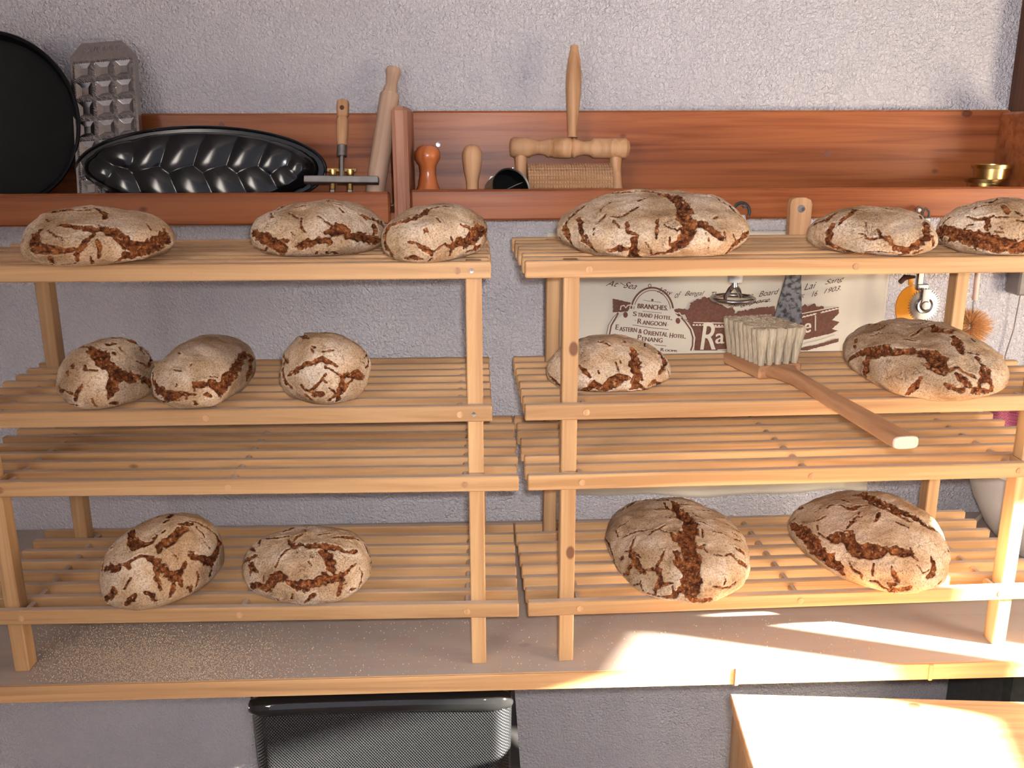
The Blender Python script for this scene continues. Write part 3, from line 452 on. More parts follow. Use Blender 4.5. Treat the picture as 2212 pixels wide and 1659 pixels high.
for x in (-1.3, 1.35):
    MB().box((x-.03, .1, 0), (x+.03, .16, -FZ-.0238), .002).build('leg', 'pine_post', tb).location = (-.2, -TY/2-.17, FZ+.0238)

# ------------------------------------------------------------------ racks
RH, RT_, RP, RN = .0205, .0115, .0363, 8
PV = (.05, -.4971)
def rack(label, zfoot, x0, x1, yaw, posts, rods, screws=()):
    dz = .0030 if zfoot > .1 else 0.0           # the upper racks stand on the leg tops of the lower ones
    z = [.0774+RH-dz, .0774+RH+.1814-dz]; zfoot += dz
    r = thing('bread_rack', (PV[0], PV[1], zfoot), label, 'rack', 'slatted pine bread racks', (0, 0, yaw))
    for k, zt in enumerate(z):
        mb = MB()
        for i in range(1, RN):
            j = .0006*math.sin(i*3.1+k); y = i*RP
            mb.box((x0-PV[0]+j*3, y, zt-RH), (x1-PV[0]+j*3, y+RT_, zt), .0016)
        for xr in rods: mb.tube([(xr-PV[0], RT_*.5, zt-RH*.5), (xr-PV[0], RP*(RN-1)+RT_*.5, zt-RH*.5)], .0052, 10)
        mb.build('slatted_shelf', 'pine', r)
        fr = MB().box((x0-PV[0], 0, zt-RH), (x1-PV[0], RT_, zt), .0014).build('front_rail', 'pine', r)
        for xr in rods:
            MB().lathe([(.0042, 0), (.0042, .0010)], 16, Matrix.Translation((xr-PV[0], .0002, zt-RH*.52)) @ Matrix.Rotation(PI/2, 4, 'X')).build('dowel_plug', 'pine_plug', fr)
        for xs in screws:
            sm = Matrix.Translation((xs-PV[0], .0003, zt-RH*.52)) @ Matrix.Rotation(PI/2, 4, 'X')
            sc = MB().lathe([(.0028, 0), (.0026, .0012), (.0011, .0010), (.0009, .0002)], 14, sm).build('screw', 'steel', fr)
    for xp in posts:
        for y0 in (RT_+.0004, RP*6+RT_+.0004):
            zt = z[1]-(.0001 if dz == 0 else .0012)
            MB().box((xp-PV[0], y0, 0), (xp-PV[0]+.020, y0+.0236, zt), .0014).build('leg', 'pine_post', r)
    return r
zl = 0.0; zu = .2764
pl, pr_ = -.0126, .1081
rack('left rack standing on the counter, two rounded loaves on its lower shelf', zl, -.694, .0520, -.0141, (-.634, pl), (-.607, -.320, pl-.0045))
rack('right rack standing on the counter, two big loaves on its lower shelf', zl, 0.0640, .812, .0250, (pr_, .728), (.1345, .438, .7215))
rack('shorter rack on top of the left rack with two screws at its right end', zu, -.6566, .0186, -.0013, (-.634, pl), (-.607, -.338, -.022), (-.0045,))
rack('rack on top of the right rack, carrying the long-handled brush', zu, .0600, .812, .0181, (pr_, .728), (.1380, .470, .7215))

# ------------------------------------------------------------------ loaves
ZT = dict(z1=.0774+RH+.1814+zu, z2=.0774+RH+zu, z4=.0774+RH)
def sins(P, wl, amp, n=14, seed=0):
    g = np.random.default_rng(seed); d = g.normal(size=(n, 3)); d /= np.linalg.norm(d, axis=1)[:, None]
    w = wl*(0.7+.8*g.random(n)); ph = g.random(n)*2*PI
    return amp*np.sin((P@d.T)*(2*PI/w)+ph).sum(1)/math.sqrt(n/2)
def loaf_mesh(key, fit, data, label, group):
    x, y, a, b, h, yw, c1, c2, c3, tx, ty = fit
    nu, nv = 300, 150
    TH, PH = np.meshgrid(np.linspace(0, 2*PI, nu, endpoint=False), np.linspace(-PI/2+.012, PI/2-.012, nv))
    D = np.stack([np.cos(TH)*np.cos(PH), np.sin(TH)*np.cos(PH), np.sin(PH)], -1).reshape(-1, 3)
    k = (np.abs(D)**2.25).sum(-1)**(-1/2.25); Q = D*k[:, None]
    ang = np.arctan2(Q[:, 1], Q[:, 0]); w = np.hypot(Q[:, 0], Q[:, 1])
    rr = 1+(c1*np.cos(ang)+c2*np.sin(ang)+c3*np.cos(2*ang+.7))*w
    hb = .42*h; ht = h-hb*.85
    X = a*Q[:, 0]*rr; Y = b*Q[:, 1]*rr; Z = np.where(Q[:, 2] > 0, Q[:, 2]*ht*(1+tx*Q[:, 0]+ty*Q[:, 1]), Q[:, 2]*hb)+hb*.85
    c, s = math.cos(yw), math.sin(yw)
    P = np.stack([X*c-Y*s, X*s+Y*c, Z], -1)
    G = P.reshape(nv, nu, 3); du = np.roll(G, -1, 1)-np.roll(G, 1, 1); dv = np.gradient(G, axis=0)
    Nn = np.cross(du, dv).reshape(-1, 3); Nn /= np.linalg.norm(Nn, axis=1)[:, None]+1e-12
    base = np.array([x, y, ZT[data['z']]]); Wd = P+base
    # crack paths: traced points carried on to the loaf's surface
    uv = proj(Wd); view = CAM-Wd; dep = np.linalg.norm(view, axis=1); facing = (Nn*view).sum(1)/dep
    idx = np.where(facing > .06)[0]; uvf = uv[idx]
    seeds = hash_key = sum(map(ord, key)); g = np.random.default_rng(seeds)
    segs = []
    for path in data['cr']:
        pts = []
        for (qx, qy, qw) in path:
            px = qx/data['s']+data['o'][0]; py = qy/data['s']+data['o'][1]
            j = idx[np.argmin(((uvf-[px, py])**2).sum(1))]
            pts.append((P[j], qw/data['s']/FPX*dep[j]*.5))
        for (p, wp), (q, wq) in zip(pts[:-1], pts[1:]):
            # intermediate point pulled on to the surface
            segs.append((p, q, wp, wq))
    for _ in range(7):                              # the far side is torn too
        back_ = np.where(facing < -.15)[0]; back_ = back_[P[back_, 2] > .012]
        j = g.choice(back_); d = g.normal(size=3); pts = [P[j]]
        for k_ in range(5):
            d = d+g.normal(size=3)*.4; d /= np.linalg.norm(d); t = pts[-1]+d*.014
            j = np.argmin(((P-t)**2).sum(1)); pts.append(P[j])
        ww = [.0012, .003, .004, .0035, .002, .0008]
        for i_ in range(5): segs.append((pts[i_], pts[i_+1], ww[i_], ww[i_+1]))
    sd = np.full(len(P), -.03); wl = np.full(len(P), .001)
    for p, q, wp, wq in segs:
        e = q-p; L2 = e@e+1e-12
        mid = (p+q)/2; rad = math.sqrt(L2)/2+.035
        near = np.where(((P-mid)**2).sum(1) < rad*rad)[0]
        t = np.clip(((P[near]-p)@e)/L2, 0, 1); dd = P[near]-(p+t[:, None]*e)
        # ignore the sagitta of the chord below the curved surface
        nn = Nn[near]; dn = (dd*nn).sum(1); dist = np.sqrt(np.maximum((dd**2).sum(1)-.85*dn**2, 0))
        wn = wp+(wq-wp)*t; wn = np.maximum(wn, .0006)+.0006; nv_ = wn-dist; up_ = nv_ > sd[near]
        sd[near] = np.where(up_, nv_, sd[near]); wl[near] = np.where(up_, wn, wl[near])
    amp = np.clip((wl-.0008)/.004, .12, 1.3)
    sd = sd+amp*(sins(P, .018, .0010, seed=seeds)+sins(P, .008, .0008, seed=seeds+1))
    lump = sins(P, .07, .0012, seed=seeds+2)+sins(P, .025, .0005, seed=seeds+3)+sins(P, .011, .00022, seed=seeds+4)
    groove = -np.clip(sd/.005, 0, 1)**.7*np.clip(wl/.006, .25, 1)*.0062
    lip = .0012*np.exp(-((sd+.0018)/.0016)**2)
    rough = np.where(sd > 0, sins(P, .006, .0006, seed=seeds+5), 0)
    disp = (lump+groove+lip+rough)*np.clip((P[:, 2]-.001)/.006, 0, 1)
    P2 = P+Nn*disp[:, None]
    P2[:, 2] = np.maximum(P2[:, 2], 0.0004)
    i = np.arange(nv-1)[:, None]*nu+np.arange(nu)[None]; j = np.arange(nv-1)[:, None]*nu+(np.arange(nu)[None]+1) % nu
    F = np.stack([i, j, j+nu, i+nu], -1).reshape(-1, 4)
    me = bpy.data.meshes.new('bread_loaf'); nV = len(P2)
    P2 = np.vstack([P2, P2[:nu].mean(0), P2[-nu:].mean(0)]); sd = np.concatenate([sd, [-.02, sd[-nu:].mean()]])
    tris = [(nV, (q+1) % nu, q) for q in range(nu)]+[(nV+1, (nv-1)*nu+q, (nv-1)*nu+(q+1) % nu) for q in range(nu)]
    me.vertices.add(len(P2)); me.vertices.foreach_set('co', P2.astype(np.float32).ravel())
    nl = F.size+len(tris)*3; me.loops.add(nl); me.loops.foreach_set('vertex_index', np.concatenate([F.ravel(), np.array(tris).ravel()]).astype(np.int32))
    me.polygons.add(len(F)+len(tris)); ls = np.concatenate([np.arange(len(F))*4, F.size+np.arange(len(tris))*3])
    me.polygons.foreach_set('loop_start', ls.astype(np.int32))
    me.update(calc_edges=True); me.polygons.foreach_set('use_smooth', [True]*len(me.polygons))
    at_ = me.attributes.new('crack', 'FLOAT', 'POINT'); at_.data.foreach_set('value', sd.astype(np.float32))
    me.materials.append(M['crust']); me.validate()
    o = bpy.data.objects.new('bread_loaf', me); COL.objects.link(o); o.location = base
    return tag(o, label, 'bread', group)
GR = {'z1': 'loaves on the top shelves', 'z2': 'loaves on the upper middle shelves', 'z4': 'loaves on the bottom shelves'}
LB = {
 'A': 'long floury loaf alone at the far left of the top left shelf',
 'B': 'middle loaf of the top left shelf, brown tears along its foot',
 'C': 'oval loaf at the right end of the top left shelf, torn along its right side',
 'D': 'largest loaf of the top right shelf, wide dark tear forking down its middle',
 'E': 'smooth beige loaf of the top right shelf, beside the wooden spatula handle',
 'F': 'loaf cut off by the right edge, one long deep brown split along its side',
 'G': 'leftmost loaf of the upper middle left shelf, dark hollow tear at its top',
 'H': 'smooth tilted oval loaf, middle of the three on the upper middle left shelf',
 'I': 'round loaf with an arched brown crack, rightmost on the upper middle left shelf',
 'J': 'loaf partly hidden behind the leg of the right rack, broad upright brown tear',
 'K': 'big oval loaf at the right of the brush, wide arched dark tear across its middle',
 'L': 'whitest, heavily cracked loaf at the left of the bottom left shelf',
 'M': 'oval loaf on the bottom left shelf with an orange-brown ring-like tear on top',
 'N': 'large round loaf on the bottom right shelf, split by a broad upright dark gash',
 'O': 'large slanting loaf on the bottom right shelf, nearest the sunlit leg'}
for k_ in LOAVES: loaf_mesh(k_, FIT[k_], LOAVES[k_], LB[k_], GR[LOAVES[k_]['z']])

# ------------------------------------------------------------------ wooden wall shelf
LY = -.16; SF = .5850                              # lip front, shelf floor height
ws = thing('wall_shelf', (.1, -.01, .5718), 'long reddish wooden wall shelf with a front lip, holding the baking tools', 'shelf')
def wpart(mb, name, mat='cherry', label=None, smooth=False, parent=None):
    o = mb.build(name, mat, parent or ws, smooth, label)
    if parent is None: o.location = (-.1, .01, -.5718)
    return o
xd0, xd1 = at(848, 330, -.172).x, at(882, 330, -.172).x
xe = at(2158, 300, -.03).x
zb = at(1300, 239, -.022).z
wpart(MB().box((-1.3, -.022, .588), (at(846, 300, -.022).x, -.002, at(600, 245, -.022).z), .003), 'back_board')
wpart(MB().box((at(890, 300, -.022).x, -.022, .588), (xe+.02, -.002, zb), .003), 'back_board')
wpart(MB().box((-1.3, LY+.018, .572), (xe+.02, -.003, SF), .001), 'shelf_floor')
a = at(841, 415, LY); c = at(841, 487, LY)
wpart(MB().box((-1.3, LY, at(500, 487, LY).z), (a.x, LY+.018, at(500, 417, LY).z), .003), 'front_lip')
a = at(886, 407, LY-.003)
wpart(MB().box((a.x, LY-.003, at(1500, 473, LY).z), (xe+.02, LY+.015, at(1500, 407, LY).z), .003), 'front_lip')
wpart(MB().box((xd0, -.178, at(865, 480, -.178).z), (xd1, -.0225, at(865, 229, -.178).z), .006), 'divider', 'cherry_post', 'worn divider board with rubbed edges')
wpart(MB().box((xe, LY+.016, .5855), (xe+.02, -.0225, at(2165, 242, -.03).z), .004), 'end_panel')
sc = at(947, 312, -.0225)
wpart(MB().lathe([(.0042, 0), (.0040, .0016), (.0020, .0014), (.0016, .0003)], 18, Matrix.Translation((sc.x, -.0222, sc.z)) @ Matrix.Rotation(PI/2, 4, 'X')), 'screw', 'steel')
M['knot'] = plain('knot', (.16, .045, .025), .5)
for px, py, r_ in ((1787, 333, .006), (478, 270, .0045)):
    sc = at(px, py, -.0225)
    wpart(MB().lathe([(r_, 0), (r_*.9, .0006)], 16, Matrix.Translation((sc.x, -.0219, sc.z)) @ Matrix.Rotation(PI/2, 4, 'X')), 'knot_plug', 'knot')

# ------------------------------------------------------------------ round tin
c = at(-14, 268, -.085); tilt = .12; R_ = .1355
mt_ = Matrix.Translation((c.x, -.075, SF+R_*math.cos(tilt)+.004)) @ Matrix.Rotation(PI/2-tilt, 4, 'X')
t = thing_m('round_baking_tin', mt_, 'large round black baking tin leaning at the far left of the wall shelf', 'baking tin')
MB().lathe([(.0002, 0), (R_-.020, 0), (R_-.012, .003), (R_-.006, .014), (R_-.0045, .0145), (R_-.010, .002), (R_-.019, -.0015), (.0002, -.0015)], 96, cap=False).build('pan_body', 'blacktin', t, True)
MB().tube([((R_-.003)*math.cos(a_), (R_-.003)*math.sin(a_), .0145) for a_ in np.linspace(0, 2*PI, 96, endpoint=False)], .003, 8, closed=True).build('rolled_rim', 'blacktin', t, True)

# ------------------------------------------------------------------ ravioli mould
p0 = at(242, 452, -.128); p0.z = SF+.003; p1 = at(221, 93, -.028)
fm = frame(p0, p1, (1, 0, 0)); Lm = (p1-p0).length; Wm = .1005
t = thing_m('ravioli_mould', fm, 'tall silver ravioli mould with square hollows, beside the round black tin', 'mould')
nx, nz_ = 100, 260; hx = Wm/2; cellw = .0292; pz = .0318; ztop = Lm-.029
vs = []; fs = []
for j in range(nz_+1):
    z_ = Lm*j/nz_
    hw = hx if z_ < Lm-.022 else hx-(z_-(Lm-.022))*.85
    for i in range(nx+1):
        x_ = -hw+2*hw*i/nx; d = 0
        u = (x_+1.5*cellw*1.06)/(cellw*1.06); w_ = (ztop-z_)/pz
        if 0 < u < 3 and 0 < w_ < 7.6:
            fu = (u % 1)*cellw*1.06; fw = (w_ % 1)*pz
            e = min(fu, cellw*1.06-fu, fw, pz-fw)
            if e > .0030: d = min(e-.0030, .0072)*.62
            else: d = -.0006-.0007*math.sin((x_+z_)*2*PI/.0034)
        vs.append((x_, d-.0035, z_))
for j in range(nz_):
    for i in range(nx): k = j*(nx+1)+i; fs.append((k, k+1, k+nx+2, k+nx+1))
n0 = len(vs); vs += [(x_, .011, z_) for x_, _, z_ in vs[:n0:1]]
# only the border is joined to the back
bl = [i for i in range(nx+1)]+[(j+1)*(nx+1)+nx for j in range(nz_)]+[nz_*(nx+1)+i for i in range(nx-1, -1, -1)]+[j*(nx+1) for j in range(nz_-1, 0, -1)]
for a_, b_ in zip(bl, bl[1:]+bl[:1]): fs.append((b_, a_, a_+n0, b_+n0))
fs.append(tuple(i+n0 for i in bl)); used = set(i for q in fs for i in q); mp = {}; v2 = []
for i in sorted(used): mp[i] = len(v2); v2.append(vs[i])
# the frame's y axis points to the wall or away from it: keep the hollows facing the room
sgn = 1 if fm.col[1].y > 0 else -1
v2 = [(x_*1, y_*sgn, z_) for x_, y_, z_ in v2]
MB().add(v2, [tuple(mp[i] for i in q) for q in fs]).build('mould_plate', 'alu', t, False)
def text_mesh(name, body, size, mat, parent, mw, extrude=.0003, shear=0, align='CENTER', offset=0, spacing=1, xs=1.0):
    cu = bpy.data.curves.new(name, 'FONT'); cu.body = body; cu.size = size; cu.extrude = extrude; cu.shear = shear; cu.offset = offset
    cu.align_x = align; cu.align_y = 'CENTER'; cu.space_character = spacing
    tmp = bpy.data.objects.new(name, cu); COL.objects.link(tmp); bpy.context.view_layer.update()
    me = bpy.data.meshes.new_from_object(tmp.evaluated_get(bpy.context.evaluated_depsgraph_get())); bpy.data.objects.remove(tmp); bpy.data.curves.remove(cu)
    me.materials.clear(); me.materials.append(M[mat]); o = bpy.data.objects.new(name, me); COL.objects.link(o)
    me.transform(mw @ Matrix.Diagonal((xs, 1, 1, 1))); o.parent = parent; return o
text_mesh('embossed_letters', 'RAVIOLAMP', .0115, 'alu', t, Matrix.Translation((0, -.0042*sgn, Lm-.011)) @ Matrix.Rotation(PI/2, 4, 'X'), .0006)

# ------------------------------------------------------------------ braided loaf tin
tl = .16; cpx = (437, 366); c = at(*cpx, -.100); A_, B_ = .1935, .0650
mt_ = Matrix.Translation((c.x, -.104, SF+B_*math.cos(tl)+.0015)) @ Matrix.Rotation(PI/2-tl, 4, 'X')
t = thing_m('braided_loaf_tin', mt_, 'black oval tin with braided bulges, lying tilted behind the shelf lip', 'baking tin')
inv = mt_.inverted()
def loc2(px, py):
    q = at(px, py, -.115); q = inv @ q; return q.x, q.y
lobes = []
for px, py, ax, ay, ro in ((228, 372, 34, 24, .4), (262, 336, 44, 26, .35), (325, 338, 52, 32, -.75), (394, 333, 56, 36, -.75), (466, 331, 56, 37, -.75), (536, 335, 54, 36, -.75), (596, 345, 44, 32, -.7), (648, 362, 30, 26, -.8),
                           (272, 398, 46, 30, .75), (345, 400, 56, 36, .75), (420, 402, 58, 38, .75), (492, 402, 58, 38, .8), (560, 398, 54, 34, .8), (622, 390, 44, 28, .9)):
    x_, y_ = loc2(px, py); lobes.append((x_, y_, ax*.00079, ay*.00080, -ro))
nr, na = 70, 240; vs = [(0, 0, 0)]; fs = []
def hgt(x_, y_):
    q = (x_/(A_-.009))**2+(y_/(B_-.007))**2
    if q >= 1: return 0.0
    vals = []
    for lx, ly, la, lb, ro in lobes:
        dx, dy = x_-lx, y_-ly; u = dx*math.cos(ro)+dy*math.sin(ro); w_ = -dx*math.sin(ro)+dy*math.cos(ro)
        vals.append(1-(u/(la*1.25))**2-(w_/(lb*1.25))**2)
    e = max(vals)
    return (.010+.018*math.sqrt(max(0, e+.25)/1.25))*min(1, (1-q)/.22)**.5
for k in range(1, nr+1):
    s_ = k/nr
    for i in range(na):
        a_ = 2*PI*i/na; rr_ = s_; x_ = A_*rr_*math.cos(a_); y_ = B_*rr_*math.sin(a_)
        q = (x_/(A_-.012))**2+(y_/(B_-.010))**2
        vs.append((x_, y_, hgt(x_, y_) if q < 1 else .0))
vs[0] = (0, 0, hgt(0, 0))
for i in range(na): fs.append((0, 1+i, 1+(i+1) % na))
for k in range(nr-1):
    for i in range(na): a_ = 1+k*na+i; b_ = 1+k*na+(i+1) % na; fs.append((a_, a_+na, b_+na, b_))
MB().add(vs, fs).build('braided_body', 'black', t, True).data.polygons.foreach_set('use_smooth', [True]*len(fs))
MB().tube([(A_*math.cos(a_), B_*math.sin(a_), .0005) for a_ in np.linspace(0, 2*PI, 96, endpoint=False)], .0026, 8, closed=True).build('rolled_rim', 'black', t, True)

# ------------------------------------------------------------------ pastry marking tool with brass wing screws
b0 = at(738, 392, -.136); tp = at(741, 216, -.088)
fm = frame(b0, tp); Lh = (tp-b0).length
t = thing_m('dough_marker', fm, 'upright tool with turned wooden handle, flat cross bar and two brass wing screws', 'tool')
s_ = Lh/176.0
h = MB().lathe([(.0035, Lh-100*s_), (.0074, Lh-98*s_), (.0088, Lh-85*s_), (.0094, Lh-62*s_), (.0088, Lh-42*s_), (.0070, Lh-38*s_), (.0095, Lh-34*s_), (.0098, Lh-8*s_), (.0088, Lh-3*s_), (.005, Lh)], 24).build('handle', 'turned', t, True)
sg = -1 if fm.col[1].y > 0 else 1
MB().lathe([(.0036, 0), (.0036, .0012)], 16, Matrix.Translation((0, .0094*sg, Lh-22*s_)) @ Matrix.Rotation(-sg*PI/2, 4, 'X')).build('hanging_hole', 'dark_wood', h)
MB().lathe([(.0078, Lh-122*s_), (.0078, Lh-100*s_)], 20).build('ferrule', 'dullsteel', t, True)
MB().lathe([(.0040, 6*s_), (.0040, Lh-120*s_)], 12).build('shaft', 'steel', t, True)
MB().box((-.0575, -.006, -.0035), (.0575, .006, .0075), .001).build('cross_bar', 'dullsteel', t, label='flat grey steel bar')
for dx in (-.0135, .0135):
    w_ = MB().lathe([(.0030, -.014), (.0045, -.013), (.0045, -.0045), (.003, -.004)], 12, Matrix.Translation((dx, 0, 0)))
    w_.lathe([(.0030, .008), (.0048, .010), (.0055, .016), (.0060, .0175)], 14, Matrix.Translation((dx, 0, 0)))
    w_.box((dx-.0095, -.001, .015), (dx+.0095, .001, .021), .0008); w_.build('wing_screw', 'brass', t, True)
    MB().box((dx-.0035, -.004, b0.z*0-.036), (dx+.0035, .004, -.014), .0006).build('cutter_foot', 'dullsteel', t)

# ------------------------------------------------------------------ rolling pin
b0 = at(806, 447, -.094); b0.z = SF+.008; tp = at(851, 146, -.022)
fm = frame(b0, tp); Lh = (tp-b0).length; s_ = Lh/300.0; r0 = .0158
t = thing_m('rolling_pin', fm, 'slim worn wooden rolling pin leaning against the divider board', 'rolling pin')
MB().lathe([(r0*.9, 12*s_), (r0, 16*s_), (r0, Lh-62*s_), (r0*.95, Lh-58*s_)], 28).build('barrel', 'greywood', t, True)
MB().lathe([(r0*.74, Lh-58*s_), (r0*.74, Lh-50*s_), (r0*.58, Lh-38*s_), (r0*.68, Lh-20*s_), (r0*.82, Lh-10*s_), (r0*.72, Lh-2*s_), (r0*.3, Lh)], 24).build('handle', 'greywood', t, True)
MB().lathe([(r0*.5, 0), (r0*.75, 3*s_), (r0*.6, 12*s_)], 24).build('handle', 'greywood', t, True)

# ------------------------------------------------------------------ turned stampers
c = at(925, 400, -.10); k = .00077
t = thing('wooden_stamper', (c.x, -.10, SF), 'shiny reddish wooden knob-shaped stamper nearest the divider board', 'stamper')
MB().lathe([(.0002, 0), (.040, 0), (.041, .006), (.034, .016), (.023, .026), (.016, .040), (.0125, .058), (.0135, .070), (.020, .080), (.0205, .090), (.016, .098), (.008, .1015), (.0002, .102)], 40, cap=False).build('turned_body', 'redwood', t, True)
c = at(1021, 400, -.085)
t = thing('wooden_stamper', (c.x, -.085, SF), 'pale egg-headed wooden stamper between the reddish knob and the metal cutter', 'stamper')
MB().lathe([(.0002, 0), (.022, 0), (.023, .004), (.014, .012), (.0092, .022), (.010, .045), (.0135, .062), (.0158, .078), (.0155, .090), (.0115, .098), (.005, .1015), (.0002, .102)], 36, cap=False).build('turned_body', 'turned', t, True)

# ------------------------------------------------------------------ round metal cutter lying tilted, strip handle inside
c = at(1091, 392, -.130)
cm = Matrix.Translation((c.x-.004, -.108, SF+.024)) @ Matrix.Rotation(.42, 4, 'Z') @ Matrix.Rotation(1.2, 4, 'X')
t = thing_m('round_metal_cutter', cm, 'tilted round metal cutter with dark inside, in front of the docker roller', 'cutter')
MB().lathe([(.0305, 0), (.0315, .0), (.0315, .034), (.0322, .036), (.0305, .034)], 48, cap=False).build('ring', 'dullsteel', t, True)
MB().lathe([(.0002, .010), (.0300, .010), (.0300, .033)], 40, cap=False).build('inner_wall', 'blacktin', t, True)  # black colour put in for the shade inside the hollow ring
MB().tube([(-.029, -.012, .028), (-.012, -.003, .031), (.012, .006, .031), (.029, .012, .028)], [.0010]*4, 8).build('inner_strip', 'alu', t, True)
c = at(1068, 398, -.075)
t = thing('dough_scraper', (c.x, -.078, SF), 'pale flat scraper standing on edge behind the round metal cutter', 'scraper')
MB().prism([(-.010, 0), (.012, 0), (.012, .045), (.009, .052), (-.006, .052), (-.010, .045)], -.001, .001).build('blade', 'white', t)
c = at(1107, 398, -.072)
t = thing('thin_metal_cutter', (c.x, -.07, SF), 'narrow upright metal strip between the round cutter and the docker leg', 'cutter')
MB().prism([(-.003, 0), (.003, 0), (.003, .060), (.001, .066), (-.003, .058)], -.0008, .0008).build('strip', 'alu', t)

# ------------------------------------------------------------------ docker with grooved roller
yD = -.068
cL = at(1101, 318, yD); cR = at(1360, 321, yD); Lx = (cR-cL).length; k = Lx/259.0
t = thing('dough_docker', (at(1230, 400, yD).x, yD, SF), 'large turned wooden roller tool with tall handle, yoke and grooved roller', 'docker')
iw = Matrix.Translation((-t.location.x, -t.location.y, -t.location.z))
def prof(pts): return [(r_*k, z_*k) for r_, z_ in pts]
MB().lathe(prof([(8, 0), (17, 2), (21, 7), (21, 44), (16.5, 50), (14, 62), (15.5, 75), (21, 84), (19, 87), (19, 92), (21, 94), (22, 108), (21.5, 109), (21.5, 110), (22, 111), (22, 130), (18, 134), (22, 138), (17.5, 147), (14, 160), (16, 174), (21, 180), (21, 212), (22, 222), (22, 250), (16, 257), (8, 259)]), 36, iw @ frame(cL, cR, (0, 0, 1))).build('yoke_bar', 'turned', t, True)
a_ = at(1236, 297, yD); b_ = at(1241, 98, yD+.02); Lh = (b_-a_).length; q = Lh/199.0
MB().lathe([(.8*12*k, 0), (12*k, 0), (10*k, 4*q), (10*k, 12*q), (13.5*k, 60*q), (16.5*k, 100*q), (16.8*k, 120*q), (16.3*k, 140*q), (13*k, 170*q), (8.5*k, 192*q), (9*k, 195*q), (7*k, 199*q)], 36, iw @ frame(a_, b_)).build('handle', 'turned', t, True)
for x0, x1, x2 in ((1125, 1127, 1129), (1330, 1332, 1332)):
    p0 = at(x0, 336, yD); p1 = at(x2, 450, yD-.012); Lg = (p1-p0).length
    MB().lathe([(13.5*k, -10*k), (13.5*k, .1*Lg), (12*k, .3*Lg), (12.5*k, .55*Lg), (15*k, .72*Lg), (14*k, .80*Lg), (15.5*k, .95*Lg), (11*k, Lg)], 28, iw @ frame(p0, p1)).build('leg', 'turned', t, True)
p0 = at(1139, 415, yD-.006); p1 = at(1318, 417, yD-.006); p1.z = p0.z; rr_ = 46*k; Lg = (p1-p0).length
vs = []; fs = []; nA, nL = 120, 124
for j in range(nL+1):
    z_ = Lg*j/nL; ridge_l = (j % 4) in (1, 2, 3)
    for i in range(nA):
        r_ = rr_*(1 if (ridge_l and (i % 4) in (1, 2, 3)) else .955); a = 2*PI*i/nA; vs.append((r_*math.cos(a), r_*math.sin(a), z_))
for j in range(nL):
    for i in range(nA): a = j*nA+i; b = j*nA+(i+1) % nA; fs.append((a, b, b+nA, a+nA))
fs += [tuple(range(nA))[::-1], tuple(nL*nA+i for i in range(nA))]
p0.z = p1.z = SF+rr_+.002
MB().add(vs, fs, iw @ frame(p0, p1, (0, 0, 1))).build('grooved_roller', 'turned_x', t)
sc = at(1100, 341, -.05)

# ------------------------------------------------------------------ brass cutters
p = at(2137, 405, -.09)
for n_, (dx, lab) in enumerate(((.0, 'lowest brass ring cutter, mostly hidden behind the shelf lip'), (-.006, 'middle brass ring cutter of the stack'), (.003, 'top brass ring cutter of the stack'))):
    r_ = (.0325, .0300, .0300)[n_]; z0 = SF+n_*.0226
    t = thing('brass_cutter', (p.x+dx, -.085, z0), lab, 'cutter', 'brass ring cutters at the right end of the wall shelf')
    MB().lathe([(r_-.004, 0), (r_-.0035, .0160), (r_, .0165), (r_+.0008, .0222), (r_-.0045, .0224), (r_-.005, 0)], 44, cap=False).build('ring', 'brass', t, True)

# ------------------------------------------------------------------ things hanging from the lip
yh = LY-.012
def nail(px, py, label):
    q = at(px, py, LY-.003); o = MB().lathe([(.0012, -.004), (.0012, .016), (.0034, .0165), (.0026, .0185)], 12, Matrix.Translation(q) @ Matrix.Rotation(PI/2, 4, 'X')).build('nail', 'steel', None, True)
    o.data.transform(Matrix.Translation(-q)); o.location = q; return tag(o, label, 'nail', 'nails in the shelf lip')
nail(1602, 445, 'nail holding the black loop of the whisking ring'); nail(1727, 450, 'nail through the hole of the spatula handle'); nail(1975, 452, 'nail behind the wire loop of the egg beater')
# ring beater
q = at(1588, 603, yh)
t = thing('ring_masher', (q.x, yh, q.z), 'hanging masher with black loop, pale handle and steel ring, half hidden by the rail', 'masher')
I_ = Matrix.Translation(-t.location)
lp = [at(1583+19+17*math.cos(a)*1.0, 457-19*math.sin(a), yh) for a in np.linspace(-.5, PI+.6, 18)]
MB().tube(lp, .0024, 8, I_).build('hanging_loop', 'rubber', t, True)
p0 = at(1598, 464, yh); p1 = at(1588, 609, yh)
MB().lathe([(.0085, 0), (.0105, .01), (.0118, (p1-p0).length*.5), (.0115, (p1-p0).length)], 24, I_ @ frame(p0, p1)).build('handle', 'white', t, True, 'cream coloured handle')
p0 = at(1587, 610, yh)
MB().lathe([(.0045, 0), (.0055, .007), (.003, .009)], 16, I_ @ frame(p0, at(1587, 625, yh))).build('socket', 'steel', t, True)
rc = at(1583, 645, yh); rad = .0325
for s_ in (-1, 1):
    MB().tube([p0+Vector((0, 0, -.004)), p0+Vector((s_*.006, s_*-.003, -.012)), rc+Vector((s_*.0145, s_*.010, .004)), rc+Vector((s_*.0155, s_*.012, 0))], [.0036, .004, .0035, .003], 8, I_).build('arm', 'steel', t, True)
MB().tube([rc+Vector((rad*math.cos(a), rad*math.sin(a)-.0, 0)) for a in np.linspace(0, 2*PI, 48, endpoint=False)], .0036, 10, I_, closed=True).build('ring', 'steel', t, True)
